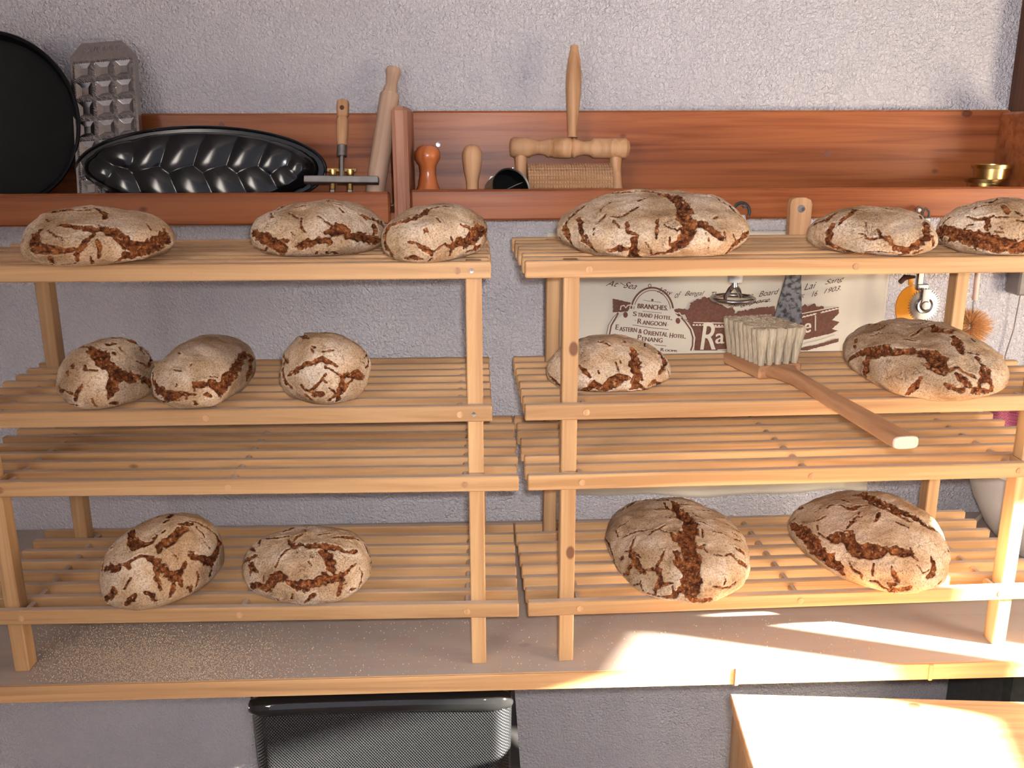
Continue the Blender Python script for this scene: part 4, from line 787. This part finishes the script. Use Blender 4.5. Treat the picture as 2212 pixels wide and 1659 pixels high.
# spatula
q = at(1727, 450, yh)
t = thing('dough_scraper_spatula', (q.x, yh, q.z), 'hanging spatula with light wooden handle and mottled dark steel blade', 'spatula')
I_ = Matrix.Translation(-t.location)
def poly_px(pts, y): return [(at(a, b, y).x, at(a, b, y).z) for a, b in pts]
h = MB().prism(poly_px([(1708, 430), (1718, 426), (1738, 426), (1749, 431), (1752, 440), (1746, 500), (1741, 560), (1738, 592), (1702, 592), (1700, 560), (1701, 500), (1704, 440)], yh), yh-.008, yh+.008, I_)
ho = h.build('handle', 'turned', t); mod = ho.modifiers.new('soft', 'BEVEL'); mod.width = .004; mod.segments = 3; mod.limit_method = 'ANGLE'; mod.angle_limit = .9
MB().lathe([(.0060, 0), (.0060, .0008), (.0032, .001)], 18, Matrix.Translation((0, -.0078, 0)) @ Matrix.Rotation(PI/2, 4, 'X')).build('eyelet', 'dullsteel', ho, True)
MB().prism(poly_px([(1699, 590), (1730, 590), (1732, 709), (1667, 703)], yh), yh-.0015, yh+.0010, I_).build('blade', 'blade', t)
# egg beater
q = at(1990, 450, yh)
t = thing('egg_beater', (q.x, yh, q.z), 'hand egg beater with toothed steel wheel and orange disc, behind the right rack', 'egg beater')
I_ = Matrix.Translation(-t.location)
MB().tube([at(1980, 480, yh), at(1980, 452, yh), at(1985, 447, yh), at(1992, 450, yh), at(1993, 478, yh)], .0022, 8, I_).build('wire_loop', 'steel', t, True)
MB().tube([at(1993, 478, yh), at(1993, 456, yh), at(2000, 450, yh), at(2006, 456, yh), at(2007, 480, yh)], .0022, 8, I_).build('wire_loop', 'steel', t, True)
MB().box(tuple(at(1979, 628, yh-.004)), tuple(at(2008, 468, yh+.004)), .002, I_).build('frame_bar', 'steel', t)
MB().box(tuple(at(1982, 625, yh-.006)), tuple(at(2001, 612, yh+.004)), .001, I_).build('frame_bar', 'steel', t)
gc = at(1990, 657, yh); gr = .0265
vs = []; n_ = 38
for i in range(n_*4):
    r_ = gr*(1.02 if i % 4 in (0, 1) else .87); a = 2*PI*i/(n_*4); vs.append((gc.x+r_*.93*math.cos(a), gc.z+r_*math.sin(a)))
MB().prism(vs, yh-.010, yh-.007, I_).build('toothed_wheel', 'steel', t)
MB().lathe([(.0002, .006), (.006, .006), (.009, .003), (.0125, .004), (.0135, 0)], 32, I_ @ Matrix.Translation((gc.x, yh-.010, gc.z)) @ Matrix.Rotation(PI/2, 4, 'X'), cap=False).build('hub', 'steel', t, True)
MB().prism([(gc.x-.006, gc.z), (gc.x+.005, gc.z), (gc.x+.006, gc.z+.026), (gc.x-.006, gc.z+.026)], yh-.0145, yh-.011, I_).build('frame_fork', 'steel', t)
oc = at(1968, 662, yh+.02); vs = []
for a in np.linspace(0, 2*PI, 48, endpoint=False): vs.append((oc.x+.0255*math.cos(a), oc.z+.0345*math.sin(a)))
MB().prism(vs, yh+.018, yh+.022, I_).build('orange_disc', 'orange', t)
MB().prism(poly_px([(1963, 598), (1972, 598), (1971, 616), (1962, 616)], yh+.02), yh+.018, yh+.022, I_).build('orange_tab', 'orange', t)
MB().tube([at(1976, 598, yh-.01), at(1955, 599, yh-.014), at(1944, 610, yh-.016)], [.0022, .0045, .0038], 10, I_).build('crank_knob', 'dark_wood', t, True)
# coir brush
q = at(2112, 600, -.150)
t = thing('hanging_coir_brush', (q.x, -.150, q.z), 'orange-brown coir brush hanging by a pale stick at the right, behind the rack leg', 'brush')
I_ = Matrix.Translation(-t.location)
p0 = at(2113, 560, -.150); p0.z = .5715; p1 = at(2106, 648, -.150)
MB().lathe([(.004, 0), (.0042, .03), (.0046, (p1-p0).length)], 14, I_ @ frame(p0, p1)).build('handle', 'pinkwood', t, True)
MB().tube([p1, at(2103, 652, -.150), at(2101, 676, -.150)], .0013, 6, I_).build('wire_stem', 'steel', t, True)
bc = at(2112, 706, -.150); mb = MB()
for i in range(1500):
    d = Vector((random.gauss(0, 1), random.gauss(0, .8), random.gauss(0, 1))).normalized()
    if d.x < -.75: continue
    p_ = bc+Vector((-.014, 0, 0))+Vector((d.x*.006, d.y*.006, d.z*.012)); e_ = p_+Vector((d.x*.032, d.y*.020, d.z*.020))*random.uniform(.75, 1.1)
    s_ = Vector((random.gauss(0, 1), random.gauss(0, 1), random.gauss(0, 1))).cross(d).normalized()*.00055
    mb.add([p_-s_, p_+s_, e_+s_*.4, e_-s_*.4], [(0, 1, 2, 3)], I_)
new_mesh('bristles', mb.v, mb.f, 'bristle', t)
# grey box with thin cord, at the right edge
q = at(2196, 617, -.03)
t = thing('grey_socket_box', (q.x, -.03, q.z), 'small grey box with a thin cord hanging from it, cut by the right edge', 'box')
I_ = Matrix.Translation(-t.location)
MB().box((at(2190, 620, -.03).x, -.045, at(2190, 636, -.03).z), (at(2190, 620, -.03).x+.05, -.002, at(2190, 560, -.03).z), .003, I_).build('housing', 'grey', t)
MB().tube([at(2204, 637, -.02), at(2190, 710, -.015), at(2171, 770, -.012), at(2169, 860, -.012)], .0011, 6, I_).build('cord', 'grey', t, True)

# ------------------------------------------------------------------ printed tea towel
ty = -.006
tw = thing('tea_towel', (at(1500, 700, ty).x, -.006, at(1500, 560, ty).z), 'cream printed tea towel with brown lettering and palms hanging on the wall', 'towel')
I_ = Matrix.Translation(-tw.location)
x0, x1 = at(1179, 650, ty).x, at(1915, 650, ty).x; z1, z0 = at(1500, 500, ty).z, at(1500, 1069, ty).z
z1 = min(z1, .560); vs = []; fs = []; nx, nz_ = 160, 60
for j in range(nz_+1):
    for i in range(nx+1):
        x_ = x0+(x1-x0)*i/nx; u = (x_-x0)/(x1-x0); lower = z0+.004*math.sin(u*9)+.003*math.sin(u*23)
        z_ = lower+(z1-lower)*j/nz_; f_ = max(0, (u-.87)/.13); g_ = max(0, (.62-(z_-z0)/(z1-z0))/.62)
        y_ = ty+.0025-.006*f_*(.5-.5*math.cos(f_*14))-.004*g_*(.5-.5*math.cos(u*26))*1.0*(1 if u < .86 else 1)
        vs.append((x_, min(y_, ty+.0028) if f_ > 0 or g_ > 0 else ty+.0025, z_))
for j in range(nz_):
    for i in range(nx): k = j*(nx+1)+i; fs.append((k, k+1, k+nx+2, k+nx+1))
o = MB().add(vs, fs, I_).build('cloth', 'linen', tw, True); so = o.modifiers.new('thickness', 'SOLIDIFY'); so.thickness = .0010
PY = ty-.0028
def tp_(x, y): return at(1240+x/3.456, 590+y/3.456, PY)
def patch(name, pts, mat, dy=0, rag=0):
    g = random.Random(len(pts)*7+int(pts[0][0])); out = []
    for (a, b), (c_, d) in zip(pts, pts[1:]+pts[:1]):
        n_ = max(1, int(math.hypot(c_-a, d-b)/(9 if rag else 400)))
        for i in range(n_): u = i/n_; out.append((a+(c_-a)*u+g.uniform(-rag, rag), b+(d-b)*u+g.uniform(-rag, rag)))
    pp = [tp_(*q) for q in out]
    return MB().prism([(p.x, p.z) for p in pp], PY-.0003-dy, PY+.0002-dy, I_).build(name, mat, tw)
def ribbon(name, pts, w, mat, dy=.0004):
    pts = [Vector(p) for p in pts]; L_ = []; R2 = []
    for i, p in enumerate(pts):
        a = pts[max(0, i-1)]; b = pts[min(len(pts)-1, i+1)]; d = (b-a).normalized(); n_ = Vector((-d.y, d.x))*w/2; L_.append(p+n_); R2.append(p-n_)
    mb = MB(); 
    for i in range(len(pts)-1):
        q = [tp_(*L_[i]), tp_(*L_[i+1]), tp_(*R2[i+1]), tp_(*R2[i])]
        v_ = [Vector((p.x, PY-dy, p.z)) for p in q]; mb.add(v_, [(0, 1, 2, 3)], I_)
    return new_mesh(name, mb.v, mb.f, mat, tw)
def arc(cx, cy, rx, ry, a0, a1, n_=24): return [(cx+rx*math.cos(math.radians(a0+(a1-a0)*i/n_)), cy-ry*math.sin(math.radians(a0+(a1-a0)*i/n_))) for i in range(n_+1)]
patch('printed_block', [(290, 190), (370, 208), (445, 225), (460, 262), (400, 285), (340, 290), (290, 292)], 'ink', 0, 2)
patch('printed_palms', [(730, 300), (745, 268), (860, 270), (872, 226), (905, 205), (935, 190), (975, 178), (1010, 186), (1050, 205), (1095, 238), (1150, 262), (1185, 262), (1200, 300), (1240, 282), (1300, 274), (1400, 256), (1500, 250), (1495, 335), (1350, 336), (1145, 352), (1140, 372), (860, 372), (830, 318), (775, 322)], 'ink', 0, 7)
patch('printed_banner', [(860, 368), (1160, 372), (1160, 577), (893, 577), (908, 480), (885, 410)], 'ink', .0001, 0)
patch('printed_trees', [(1695, 306), (1700, 250), (1725, 232), (1748, 252), (1770, 236), (1795, 226), (1812, 250), (1860, 248), (1862, 268), (1780, 292)], 'ink', 0, 4)
patch('printed_banner', [(1150, 372), (1480, 340), (1700, 300), (1975, 252), (1978, 300), (1925, 350), (1982, 366), (1925, 415), (1970, 430), (1900, 455), (1700, 500), (1500, 560), (1160, 575)], 'ink', .0002, 2)
patch('printed_banner', [(1600, 575), (1800, 538), (1975, 487), (1972, 512), (1800, 560), (1740, 577)], 'ink', 0, 2)
for s_ in ([(890, 368), (1140, 373)], [(1050, 402), (1140, 402)], [(1700, 302), (1830, 276), (1978, 246)], [(1700, 330), (1810, 300)], [(1840, 296), (1978, 262)], [(1690, 545), (1860, 500), (1978, 458)], [(1070, 572), (1140, 570)]):
    ribbon('printed_line', s_, 7, 'cream', .0009)
for n_, x0_, dx_, y0_, dy_, a, b in ((4, 885, 24, 380, 0, 14, 12), (4, 1050, 24, 385, 0, 14, 12), (4, 1708, 26, 317, -6, 15, 13), (5, 1850, 25, 283, -6, 14, 12), (7, 1690, 27, 528, -6, 17, 24)):
    mb = MB()
    for i in range(n_):
        x, y = x0_+i*dx_, y0_+i*dy_
        q = [tp_(x, y), tp_(x+a, y), tp_(x+a, y+b), tp_(x, y+b)]; mb.add([Vector((p.x, PY-.0010, p.z)) for p in q], [(0, 1, 2, 3)], I_)
        if i < n_-1: q = [tp_(x+a, y+b-2), tp_(x+dx_, y+dy_+b-2), tp_(x+dx_, y+dy_+b), tp_(x+a, y+b)]; mb.add([Vector((p.x, PY-.0010, p.z)) for p in q], [(0, 1, 2, 3)], I_)
    new_mesh('printed_fretwork', mb.v, mb.f, 'cream', tw)
# cartouche: cream field, brown double frame
patch('cartouche_field', arc(578, 300, 170, 180, 10, 170, 24)+[(400, 285), (330, 330), (270, 400), (250, 480), (250, 577), (900, 577), (893, 480), (850, 400), (790, 335), (745, 290)], 'linen', .0003)
for w0, dr, mt2 in ((13, 0, 'ink'), (5, 20, 'ink')):
    ribbon('cartouche_line', arc(582, 290, 158-dr, 182-dr, 8, 172), w0, mt2, .0013)
ribbon('cartouche_line', arc(582, 290, 148, 172, 8, 172), 8, 'cream', .0012)
for dr, w0, mt2, dy in ((0, 4, 'ink', .0013), (12, 12, 'cream', .0012), (22, 11, 'ink', .0013)):
    ribbon('cartouche_line', [(330, 290+dr*.3), (290+dr, 330), (255+dr, 390), (243+dr, 450), (240+dr, 520), (243+dr, 577)], w0, mt2, dy)
    ribbon('cartouche_line', [(800, 325+dr*.3), (850-dr, 362), (890-dr, 420), (908-dr, 480), (905-dr, 540), (892-dr, 577)], w0, mt2, dy)
for pts in ([(345, 275), (350, 245), (372, 240), (385, 258), (400, 240), (425, 235), (440, 250), (455, 235)], [(735, 262), (748, 290), (770, 300), (785, 295), (800, 315), (825, 312), (832, 330), (815, 340)]):
    ribbon('cartouche_scroll', pts, 9, 'cream', .0014)
for c_ in ((383, 310), (775, 355)): patch('cartouche_drop', arc(c_[0], c_[1], 17, 22, 0, 345, 12), 'ink', .0013)
ribbon('cartouche_ring', arc(564, 93, 11, 11, 0, 360, 14), 5, 'ink', .0013)
ribbon('cartouche_scroll', [(515, 200), (560, 208), (600, 212), (650, 218)], 3, 'ink', .0014); patch('cartouche_drop', arc(584, 200, 9, 9, 0, 330, 8), 'ink', .0013)
ribbon('cartouche_rule', [(510, 283), (655, 297)], 3, 'ink', .0014); ribbon('cartouche_rule', [(435, 385), (560, 405), (705, 420)], 4, 'ink', .0014); ribbon('cartouche_rule', [(600, 533), (688, 543)], 4, 'ink', .0014)
PXS = (tp_(1000, 300)-tp_(0, 300)).length/1000
def word(body, x, y, hgt_, wid, rot=0, mat='ink', dy=.0012, shear=0, bold=0, name='printed_text'):
    p = tp_(x, y); mw = I_ @ Matrix.Translation((p.x, PY-dy, p.z)) @ Matrix.Rotation(math.radians(rot), 4, 'Y') @ Matrix.Rotation(PI/2, 4, 'X')
    o = text_mesh(name, body, 1.0, mat, tw, Matrix.Identity(4), 0, shear, offset=0)
    v_ = np.array([q.co[:] for q in o.data.vertices]); lo, hi = v_.min(0), v_.max(0); c_ = (lo+hi)/2
    o.data.transform(mw @ Matrix.Diagonal((wid*PXS/(hi[0]-lo[0]), hgt_*PXS/(hi[1]-lo[1]), 1, 1)) @ Matrix.Translation((-c_[0], -c_[1], 0)))
    if bold:
        o2 = o.data.copy(); bm = bmesh.new(); bm.from_mesh(o.data); g = bmesh.ops.duplicate(bm, geom=bm.faces[:]+bm.verts[:]+bm.edges[:])
        for v in [q for q in g['geom'] if isinstance(q, bmesh.types.BMVert)]: v.co += Vector((bold*PXS, -.00002, 0))
        bm.to_mesh(o.data); bm.free()
    return o
word('BRANCHES.', 585, 252, 36, 225, 5, bold=4)
word('S', 452, 303, 34, 26, 5, bold=3); word('TRAND', 528, 314, 30, 108, 5, bold=3); word('H', 612, 324, 36, 24, 5, bold=3); word('OTEL,', 680, 333, 32, 100, 5, bold=3)
word('R', 488, 358, 38, 30, 5, bold=3); word('ANGOON', 598, 374, 33, 178, 5, bold=3); word('·', 457, 352, 6, 6); word('·', 700, 386, 6, 6)
word('E', 320, 402, 38, 22, 5, bold=3); word('ASTERN', 402, 420, 33, 130, 5, bold=3); word('&', 492, 433, 33, 24, 5, bold=3); word('O', 532, 438, 38, 30, 5, bold=3); word('RIENTAL', 625, 452, 33, 145, 5, bold=3)
word('H', 724, 464, 38, 24, 5, bold=3); word('OTEL,', 786, 472, 32, 92, 5, bold=3)
word('P', 486, 478, 38, 26, 5, bold=3); word('ENANG', 582, 496, 34, 155, 5, bold=3)
word('R', 657, 570, 24, 24, 4, bold=3); word('OOMS', 722, 578, 16, 90, 4, bold=3)
word('R', 1000, 470, 205, 112, 0, 'cream', .0016, .12, bold=6); word('a', 1085, 487, 78, 64, 0, 'cream', .0016, bold=6)
word('t', 1652, 432, 70, 38, -9, 'cream', .0016, .15, bold=5); word('e', 1738, 408, 72, 52, -9, 'cream', .0016, .2, bold=6); word('l', 1797, 372, 118, 14, -9, 'cream', .0016, .3, bold=5)
for body, x, y, h_, w_, ro in (('At', 285, 78, 40, 95, 6), ('Sea', 420, 92, 46, 100, 8), ('&', 640, 125, 40, 30, 10), ('Bay', 690, 148, 50, 90, 8), ('of', 775, 160, 52, 44, 5), ('Bengal', 900, 155, 46, 150, 0),
                               ('The', 1055, 158, 40, 70, -4), ('on', 1310, 165, 18, 55, 0), ('Board', 1455, 145, 40, 160, -8), ('Lai', 1762, 95, 46, 100, -12), ('Sang', 1945, 58, 44, 150, -12),
                               ('Dec', 1690, 165, 38, 60, -5), ('16', 1795, 152, 40, 50, -10), ('1903.', 1925, 122, 34, 130, -12)):
    word(body, x, y, h_, w_, ro, 'inkdark', .0012, .6, name='handwritten_word')
word('Singapore.', 1315, 222, 46, 300, -8, 'inkdark', .0014, .7, name='handwritten_word'); ribbon('struck_line', [(1150, 238), (1300, 222), (1450, 208)], 5, 'inkdark', .0015)
ribbon('pen_stroke', [(345, 70), (380, 95), (400, 88)], 4, 'inkdark', .0013)

# ------------------------------------------------------------------ baker's brush on the rack
zb_ = ZT['z2']+.0006
ax = Vector((.115, -.993, 0)).normalized(); hd = Vector((.26, -.966, 0)).normalized()
o0 = Vector((.4215, -.3850, zb_))                  # front middle of the block
yaw = math.atan2(-hd.x, -hd.y)*-1
t = thing('bakers_brush', (o0.x, o0.y, zb_), 'large wooden flour brush, bristles up, its handle reaching over the front rail', 'brush', None, (0, 0, math.atan2(hd.x, -hd.y)))
# local: -y is the way the handle points
MB().box((-.034, 0, 0), (.034, .098, .0185), .003).build('head_block', 'brushwood', t)
inv = t.matrix_basis.inverted() if False else (Matrix.Translation(t.location) @ Matrix.Rotation(math.atan2(hd.x, -hd.y), 4, 'Z')).inverted()
pe = inv @ az(1956, 956, zb_+.012)
he = [(-.030, .004, 0, .016, .018), (-.020, 0, 0, .0140, .0185)]
path = [(Vector((0, .030, .010)), .0280, .0075), (Vector((0, .004, .0100)), .026, .0085), (Vector((pe.x*.04, -.016, .0105)), .0160, .0085), (Vector((pe.x*.12, -.045, .0115)), .0108, .0085), (Vector((pe.x*.3, pe.y*.32, .0118)), .0095, .0080),
        (Vector((pe.x*.5, pe.y*.5, .0120)), .0110, .0078), (Vector((pe.x*.75, pe.y*.75, .0122)), .0135, .0076), (Vector((pe.x*.95, pe.y*.95, .0122)), .0150, .0074), (Vector((pe.x, pe.y, .0122)), .0148, .0072)]
vs = []; fs = []; nn = 20
for i, (p, a, b) in enumerate(path):
    d = (path[min(i+1, len(path)-1)][0]-path[max(i-1, 0)][0]).normalized(); s_ = Vector((-d.y, d.x, 0)).normalized()
    for k in range(nn):
        an = 2*PI*k/nn; cx = abs(math.cos(an))**.55*math.copysign(1, math.cos(an)); sx = abs(math.sin(an))**.55*math.copysign(1, math.sin(an))
        vs.append(p+s_*(a*cx)+Vector((0, 0, b*sx)))
for i in range(len(path)-1):
    for k in range(nn): j = (k+1) % nn; fs.append((i*nn+k, i*nn+j, (i+1)*nn+j, (i+1)*nn+k))
fs.append(tuple(range(nn)))
hn = MB().add(vs, fs).build('handle', 'brushwood', t, True)
e_ = vs[-nn:]; d = (path[-1][0]-path[-2][0]).normalized(); cc_ = path[-1][0]
MB().add([v-d*.001 for v in e_]+[cc_+(v-cc_)*.93+d*.0016 for v in e_], [(k, (k+1) % nn, (k+1) % nn+nn, k+nn) for k in range(nn)]+[tuple(range(nn, 2*nn))]).build('handle_end', 'endgrain', t, True, 'pale cut end of the handle')
gh = random.Random(3); 
for r_ in range(8):
    for c_ in range(5):
        x_ = -.0265+c_*.01325; y_ = .009+r_*.0117; mb = MB(); fx = x_*.12; fy = (y_-.05)*.06
        rows = []
        for s_, rad in ((0, .0040), (.25, .0052), (.55, .0068), (.85, .0084), (1.0, .0082)):
            rows.append([(x_+fx*s_+rad*math.cos(2*PI*i/14)*(1+.10*math.sin(i*5.3+r_)), y_+fy*s_+rad*math.sin(2*PI*i/14)*(1+.1*math.cos(i*3.7+c_)), .017+(.053+gh.uniform(-.0018, .0018))*s_) for i in range(14)])
        v_ = [p for q in rows for p in q]; f_ = [(a*14+i, a*14+(i+1) % 14, (a+1)*14+(i+1) % 14, (a+1)*14+i) for a in range(4) for i in range(14)]+[tuple(56+i for i in range(14))]
        mb.add(v_, f_)
        for _ in range(45):
            a = gh.uniform(0, 2*PI); q = gh.uniform(0, .0095); bx = x_+fx+q*math.cos(a); by = y_+fy+q*math.sin(a); w_ = .00028; dx = gh.uniform(-.0015, .0015)
            mb.add([(bx-w_, by, .060), (bx+w_, by, .060), (bx+dx+w_*.3, by+dx*.5, .0705+gh.uniform(0, .0016)), (bx+dx-w_*.3, by+dx*.5, .0705)], [(0, 1, 2, 3)])
        tf = new_mesh('bristle_tuft', mb.v, mb.f, 'hair', t, True)
        for q_ in list(range(56, len(mb.f))): tf.data.polygons[q_].use_smooth = False

# ------------------------------------------------------------------ black mesh chair under the counter
yc = -.455; q0 = at(536, 1512, yc); q1 = at(1106, 1512, yc); cxm = (q0.x+q1.x)/2; hw = (q1.x-q0.x)/2; zt = -.058
t = thing('mesh_chair', (cxm, -.36, FZ), 'black mesh office chair back pushed under the counter', 'chair')
I_ = Matrix.Translation(-t.location)
def bend(u, z): return yc+.008*(1-u*u)
vs = []; fs = []; nx, nz_ = 90, 60; hz = .43
for j in range(nz_+1):
    for i in range(nx+1):
        u = -1+2*i/nx; z_ = zt-.012-hz*j/nz_; edge = max(0, abs(u)-.86)/.14
        x_ = cxm+u*hw*(1-.04*j/nz_*1.0)*(1.0 if True else 1); y_ = bend(u, z_)-.010*math.cos(min(1, edge)*PI/2)+.012*edge**2
        vs.append((x_, y_, z_))
for j in range(nz_):
    for i in range(nx): k = j*(nx+1)+i; fs.append((k, k+1, k+nx+2, k+nx+1))
o = MB().add(vs, fs, I_).build('mesh_back', 'mesh', t, True); so = o.modifiers.new('thickness', 'SOLIDIFY'); so.thickness = .003
top = [(cxm-hw*.972, bend(1, 0)+.006, zt-.034), (cxm-hw*.968, bend(1, 0)+.003, zt-.026), (cxm-hw*.945, bend(1, 0), zt-.019)]+[(cxm+hw*u, bend(u, 0)-.006, zt-.016-.002*(1-u*u)) for u in np.linspace(-.9, .9, 15)]+[(cxm+hw*.945, bend(1, 0), zt-.019), (cxm+hw*.968, bend(1, 0)+.003, zt-.026), (cxm+hw*.972, bend(1, 0)+.006, zt-.034)]
MB().tube(top, [.004, .0085, .0125]+[.0150]*15+[.0125, .0085, .004], 16, I_).build('top_rail', 'gloss', t, True, 'glossy black top bar')
for s_ in (-1, 1):
    MB().tube([(cxm+s_*hw*.97, bend(1, 0)+.018, zt-.04), (cxm+s_*hw*.945, bend(1, 0)+.024, zt-.25), (cxm+s_*hw*.92, bend(1, 0)+.03, zt-hz-.04)], .006, 10, I_).build('side_frame', 'gloss', t, True)
MB().tube([(cxm, yc+.05, zt-hz+.05), (cxm, yc+.07, zt-hz-.05), (cxm, -.32, FZ+.12)], .018, 12, I_).build('spine', 'gloss', t, True)
MB().box((cxm-.205, -.40, FZ+.42), (cxm+.205, -.05, FZ+.485), .02, I_).build('seat', 'gloss', t)
mb = MB()
for k in range(5):
    a = 2*PI*k/5+.3; mb.tube([(cxm, -.24, FZ+.09), (cxm+.24*math.cos(a), -.27+.20*math.sin(a), FZ+.045)], .014, 8)
mb.tube([(cxm, -.24, FZ+.08), (cxm, -.24, FZ+.43)], .024, 12)
mb2 = MB().add(mb.v, mb.f, I_).build('star_base', 'gloss', t, True)
for k in range(5):
    a = 2*PI*k/5+.3; MB().lathe([(.01, -.01), (.026, -.009), (.026, .009), (.01, .01)], 16, I_ @ Matrix.Translation((cxm+.24*math.cos(a), -.27+.20*math.sin(a), FZ+.027)) @ Matrix.Rotation(PI/2, 4, 'Y')).build('castor', 'rubber', t, True)

# ------------------------------------------------------------------ low pine cabinet in the sun at the lower right
zc = -.0600
A0 = az(1577, 1498, zc); A1 = az(1616, 1655, zc); B0 = az(2212, 1515, zc)
ux = (B0-A0).normalized(); uy = Vector((-ux.y, ux.x, 0))
ang = math.atan2(ux.y, ux.x)
M['cabinet'] = wood('cabinet_pine', (.58, .36, .19), (.74, .50, .29), 'x', knots=True)
t = thing('low_cabinet', (A0.x, A0.y, FZ), 'low pine cabinet in full sun at the lower right corner', 'cabinet', None, (0, 0, ang))
Wc, Dc, Hc = .62, .42, zc-FZ
MB().box((0, -Dc, Hc-.018), (Wc, 0, Hc), .0015).build('top_board', 'cabinet', t)
MB().box((.004, -Dc+.004, 0), (.022, -.004, Hc-.0184), .001).build('side_panel', 'pine_post', t)
MB().box((Wc-.022, -Dc+.004, 0), (Wc-.004, -.004, Hc-.0184), .001).build('side_panel', 'pine_post', t)
MB().box((.0224, -.016, 0), (Wc-.0224, -.006, Hc-.0184), .001).build('back_panel', 'pine_post', t)
d_ = MB().box((.0224, -Dc+.004, .03), (Wc-.0224, -Dc+.020, Hc-.0224), .001).build('door', 'pine_post', t)
MB().lathe([(.004, 0), (.004, .01), (.012, .016), (.009, .024)], 18, Matrix.Translation((.08, -Dc+.0045, Hc*.6)) @ Matrix.Rotation(PI/2, 4, 'X')).build('knob', 'turned', d_, True)
# dark metal box under the counter's right end
q = at(2190, 1475, -.10)
M['darkglass'] = plain('dark_grey_metal', (.045, .05, .045), .3, .3, .3, 60)
t = thing('dark_appliance', (at(2150, 1480, -.10).x+.14, -.13, FZ), 'dark grey metal appliance under the counter at the right edge', 'appliance')
xl = at(2175, 1480, -.22).x-t.location.x
MB().box((xl, -.09, 0), (xl+.24, .10, .62), .01).build('housing', 'darkglass', t)
MB().box((xl+.01, -.10, .55), (xl+.20, -.0905, .575), .003).build('bright_trim', 'steel', t)

# ------------------------------------------------------------------ bowl, cloth and cable at the right end of the counter
q = at(2098, 1040, -.16)
t = thing('white_bowl', (q.x+.150, -.165, .0), 'large pale bowl standing on the counter behind the right rack', 'bowl')
MB().lathe([(.0002, 0), (.070, 0), (.074, .002), (.105, .040), (.128, .085), (.142, .130), (.146, .150), (.149, .152), (.149, .155), (.143, .152), (.125, .085), (.100, .040), (.070, .008), (.0002, .006)], 64, cap=False).build('bowl_body', 'white', t, True)
p = [az(2098, 1133, .003), az(2125, 1120, .003), az(2160, 1102, .003)]
o = MB().tube([p[0], p[1]+Vector((0, 0, .012)), p[2]+Vector((-.005, -.02, .028))], .0032, 8, Matrix.Translation(-p[0])).build('beige_cord', 'cable', None, True); o.location = p[0]
tag(o, 'short beige cord lying across the rack end in front of the pale bowl', 'cord')
zt_ = .05; q = at(2165, 900, -.16); mb = MB(); vs = []; fs = []
for j in range(25):
    for i in range(25):
        x_ = at(2128, 900, -.16).x+.075*i/24; z_ = at(2165, 880, -.16).z+.02-.095*j/24; y_ = -.150+.006*math.sin(i*.55)-.02*(j/24)**2; vs.append((x_, y_, z_))
for j in range(24):
    for i in range(24): k = j*25+i; fs.append((k, k+1, k+26, k+25))
lo = Vector((at(2128, 900, -.16).x+.037, -.15, at(2165, 880, -.16).z+.02))
o = MB().add(vs, fs, Matrix.Translation(-lo)).build('checked_cloth', 'check', None, True); o.location = lo; so = o.modifiers.new('thickness', 'SOLIDIFY'); so.thickness = .0015
tag(o, 'dark red checked cloth hanging behind the right rack, above the pale bowl', 'cloth')
hk = MB().tube([(0, .15-.002, 0), (0, .0, 0), (0, -.004, .006)], .002, 8).build('wall_hook', 'steel', None, True); hk.location = (lo.x, -.150, lo.z-.004); tag(hk, 'steel wall hook the checked cloth hangs from', 'hook')

# ------------------------------------------------------------------ spilled semolina
def crumbs(name, pts, label, zz, cat='crumbs'):
    mb = MB(); base = pts[0]
    vs = []; fs = []
    for p, s_ in pts:
        a = random.uniform(0, 6.3); k = len(vs)
        vs += [(p[0]+s_*math.cos(a), p[1]+s_*math.sin(a), zz), (p[0]+s_*math.cos(a+2.1), p[1]+s_*math.sin(a+2.1), zz), (p[0]+s_*math.cos(a+4.2), p[1]+s_*math.sin(a+4.2), zz), (p[0], p[1], zz+s_*1.3)]
        fs += [(k, k+1, k+3), (k+1, k+2, k+3), (k+2, k, k+3)]
    o = new_mesh(name, vs, fs, 'crumb'); return tag(o, label, cat, None, 'stuff')
pts = []
while len(pts) < 15000:
    px = random.gauss(330, 140); py = random.gauss(1425, 42)
    if py < 1345 or py > 1474 or px < 60: continue
    q = az(px, py, 0)
    if q.y < TY+.004: continue
    pts.append((q, random.choice((.0003, .0004, .0005, .0007, .0009))))
for _ in range(700):
    px = random.uniform(500, 1900); py = random.uniform(1330, 1462); q = az(px, py, 0)
    if q.y > TY+.004: pts.append((q, random.choice((.0005, .0007, .0010))))
crumbs('spilled_semolina', pts, 'grains of semolina scattered over the counter, thickest at the left', .0001)
